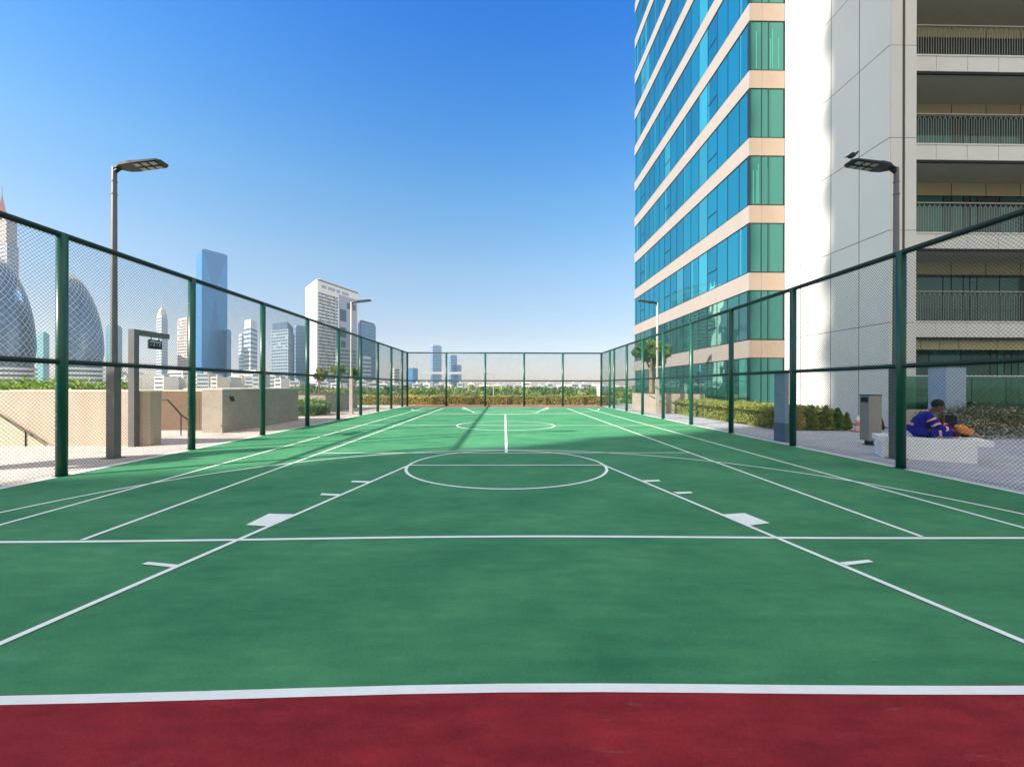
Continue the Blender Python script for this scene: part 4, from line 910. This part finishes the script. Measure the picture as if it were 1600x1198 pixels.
nn_ = Vector(((C_2 - B_2).y, -(C_2 - B_2).x)).normalized(); nn_ = nn_ if nn_.y < 0 else -nn_
def fp(s, z, o=.5): p = B_2 + (C_2 - B_2) * s + nn_ * o; return (p.x, p.y, z)
FGx = glassmat('far_glass_facet', (.003, .085, .23), (.2, .45, .75), .25, .3)
for tri in (((0.02, 2), (.5, 2), (.5, zt_ * .66)), ((.98, 2), (.5, zt_ * .66), (.5, 2)), ((.02, zt_ - 2), (.5, zt_ * .70), (.98, zt_ - 2))):
    b = MB(); vs = [fp(a_, z_) for a_, z_ in tri] + [fp(a_, z_, .1) for a_, z_ in tri]; b.add(vs, [(0, 1, 2), (5, 4, 3), (0, 3, 4, 1), (1, 4, 5, 2), (2, 5, 3, 0)]); b.build('glass_facet', FGx, TB)
# pediment at the blue tower foot
x0, z0 = PY(327, 608, 560); x1, z1 = PY(350, 608, 560); xm, zm = PY(339, 584, 560)
b = MB(); b.add([(x0, 560, GZ), (x1, 560, GZ), (xm, 560, zm), (x0, 575, GZ), (x1, 575, GZ), (xm, 575, zm)], [(0, 1, 2), (5, 4, 3), (0, 3, 4, 1), (1, 4, 5, 2), (2, 5, 3, 0)]); tag(b.build('entrance_canopy', FGd), 'dark pointed canopy at the foot of the tall blue tower', 'canopy')
# egg shaped towers
def egg(label, uc, vt, ub, Y, vb, half=False):
    xc, zt = PY(uc, vt, Y); xr, _ = PY(ub, 600, Y); Rm = xr - xc; zb = PY(uc, vb, Y)[1]; H = zt - zb
    t = thing('egg_tower', label, 'building', (xc, Y, GZ), 'egg shaped glass towers'); th = math.atan2(xc, Y); cth, sth = math.cos(th), math.sin(th)
    Rm = math.hypot(xc, Y) * abs(math.sin(math.atan2(xr, Y) - th))
    def turn(b):
        b.v = [(xc + (x - xc) * cth + (y - Y) * sth, Y - (x - xc) * sth + (y - Y) * cth, z) for x, y, z in b.v]; return b
    prof = []
    for i in range(25):
        s = i / 24; r = Rm * (1 - max(0, (s - .12) / .88) ** 2.1) ** .62 if s < 1 else 0.02
        r *= (.93 + .07 * min(1, s / .15)); prof.append((max(r, .3), s * H + zb - 0))
    cut = int(24 * .93)
    LA = (lambda b, *a: b.halflathe(*a)) if half else (lambda b, *a: b.lathe(*a))
    b = MB(); LA(b, (xc, Y, 0), prof[:cut + 1], 40); turn(b).build('glass_shell', glassmat('egg_glass', (.006, .03, .07), (.3, .45, .65), .25, .25), t)
    b = MB(); LA(b, (xc, Y, 0), [(r * 1.01, z) for r, z in prof[cut:]], 40); turn(b).build('cap', W4, t)
    b = MB()
    for sg in (1, -1):
        for j in range(30):
            pts = []; seg_ = []
            for i in range(0, cut + 1): a = 2 * math.pi * j / 30 + sg * i * .13; pts.append((xc + (prof[i][0] + .15) * math.cos(a), Y + (prof[i][0] + .15) * math.sin(a), prof[i][1]))
            run = []
            for p_ in pts:
                if half and p_[0] < xc:
                    if len(run) > 1: b.path(run, .27, 4)
                    run = []
                else: run.append(p_)
            if len(run) > 1: b.path(run, .27, 4)
    turn(b).build('lattice', mat('lattice', lin((176, 190, 205)), .5, .2), t)
    for k in range(6):
        z = GZ + (zb - GZ) * k / 6; b = MB(); LA(b, (xc, Y, 0), [(Rm * 1.03, z), (Rm * 1.03, z + (zb - GZ) / 6 * .5)], 40); turn(b).build('podium_floor', W1, t)
    b = MB(); LA(b, (xc, Y, 0), [(Rm * .96, GZ), (Rm * .96, zb)], 40); turn(b).build('podium_glass', FGd, t); return t
egg('egg shaped lattice glass tower cut by the left edge of the view', -12, 400, 57, 420, 574)
egg('egg shaped lattice glass tower right of the first fence post', 103, 427, 163, 455, 574, True)
# construction tower with red spire behind the first egg tower
t, q = city('construction_tower', 'unfinished grey tower with a red spired top behind the leftmost egg tower', -20, 700, 10, 690, 29, 720, 382, W2, FGd, 6, .5, ribs=7, crown=3)
cx, cy = (q[0] + q[2]) / 2; zq = q[4]; M_rs = mat('red_steel', lin((180, 112, 108)), .7); M_uf = mat('upper_concrete', lin((158, 140, 134)), .8)
b = MB(); x0, z0 = PY(-14, 345, 700); b.prism([tuple(p + ((q[0] + q[2]) / 2 - p) * .12) for p in q[:4]], zq, z0); b.build('upper_frame', M_uf, t)
for k in range(8): zz_ = zq + (z0 - zq) * k / 8; b = MB(); b.prism([tuple(p + ((q[0] + q[2]) / 2 - p) * .10) for p in q[:4]], zz_, zz_ + 1.2); b.build('floor_slab', W2, t)
b = MB(); xt, ztp = PY(0, 308, 700); x8, _ = PY(13, 345, 700); b.lathe((xt, 702, 0), [(x8 - xt, z0), ((x8 - xt) * .35, z0 + (ztp - z0) * .45), (.6, ztp), (.4, ztp + 14)], 4); b.build('spire', M_rs, t)
# low rise city edge
lab_pos = []
n = 0
for i in range(46):
    u = 168 + i * 17.6 + rnd.uniform(-4, 4)
    if u > 975: break
    Y = rnd.uniform(330, 420); wpx = rnd.uniform(9, 20); vt = rnd.uniform(597, 602.5) if u > 560 else rnd.uniform(594, 601) if u > 430 else rnd.uniform(584, 598)
    xa = PY(u, 600, Y)[0]; xb = PY(u + wpx, 600, Y)[0]; zt = PY(u, vt, Y)[1]
    t = thing('low_building', '', 'building', ((xa + xb) / 2, Y + 8, GZ), 'low white buildings along the far edge of the city')
    m_ = rnd.choice([W1, W2, W2, W4]); b = MB(); b.box(xa, xb, Y, Y + 16, GZ, zt); b.build('wall', m_, t)
    b = MB(); b.box(xa + (xb - xa) * .3, xa + (xb - xa) * .6, Y + 4, Y + 10, zt, zt + 1.6); b.build('roof_plant', W2, t)
    z = zt - 2.4
    while z > -4: b = MB(); b.box(xa + .8, xb - .8, Y - .2, Y + .05, z, z + 1.3); b.build('ribbon_window', FGd, t); z -= 3.4
    t['label'] = 'low pale flat roofed building in the row along the far city edge'
# thin far street light, white post
x, z = PY(771, 584, 80)
t = thing('street_light', 'far thin grey street light standing above the park trees', 'street lamp', (x, 80, GZ))
b = MB(); b.tube((x, 80, GZ), (x, 80, z), .10, 8, .07); b.build('pole', W2, t)
b = MB(); b.tube((x, 80, z), (x - 1.4, 80, z + .05), .06, 6); b.build('arm', W2, t); b = MB(); b.box(x - 1.9, x - 1.2, 79.9, 80.1, z, z + .1); b.build('lamp_head', M_dark, t)
x, z = PY(935, 600, 36.5); t = thing('white_post', 'plain white square post beyond the right end of the far fence', 'post', (x, 36.5, GZ))
b = MB(); b.box(x - .11, x + .11, 36.4, 36.62, GZ, z); b.build('shaft', M_white, t); b = MB(); b.box(x - .14, x + .14, 36.37, 36.65, z, z + .05); b.build('cap', M_white, t)

# ---------------------------------------------------------------- haze
hb = MB(); hb.box(-1600, 1200, -400, 2600, GZ - 1, 203)
hz = hb.build('haze'); hz['kind'] = 'stuff'; hz['label'] = 'thin pale haze in the air over the city'; hz['category'] = 'haze'
hm = bpy.data.materials.new('haze'); hm.use_nodes = True; tt = hm.node_tree; tt.nodes.clear(); o_ = tt.nodes.new('ShaderNodeOutputMaterial'); pv = tt.nodes.new('ShaderNodeVolumePrincipled')
pv.inputs['Color'].default_value = (.66, .85, 1, 1); pv.inputs['Density'].default_value = .0002; pv.inputs['Anisotropy'].default_value = .3
tt.links.new(pv.outputs[0], o_.inputs['Volume']); hz.data.materials.clear(); hz.data.materials.append(hm)
S.cycles.volume_bounces = 0; S.cycles.max_bounces = 8
for o in bpy.data.objects:
    if '_w' in o: del o['_w']
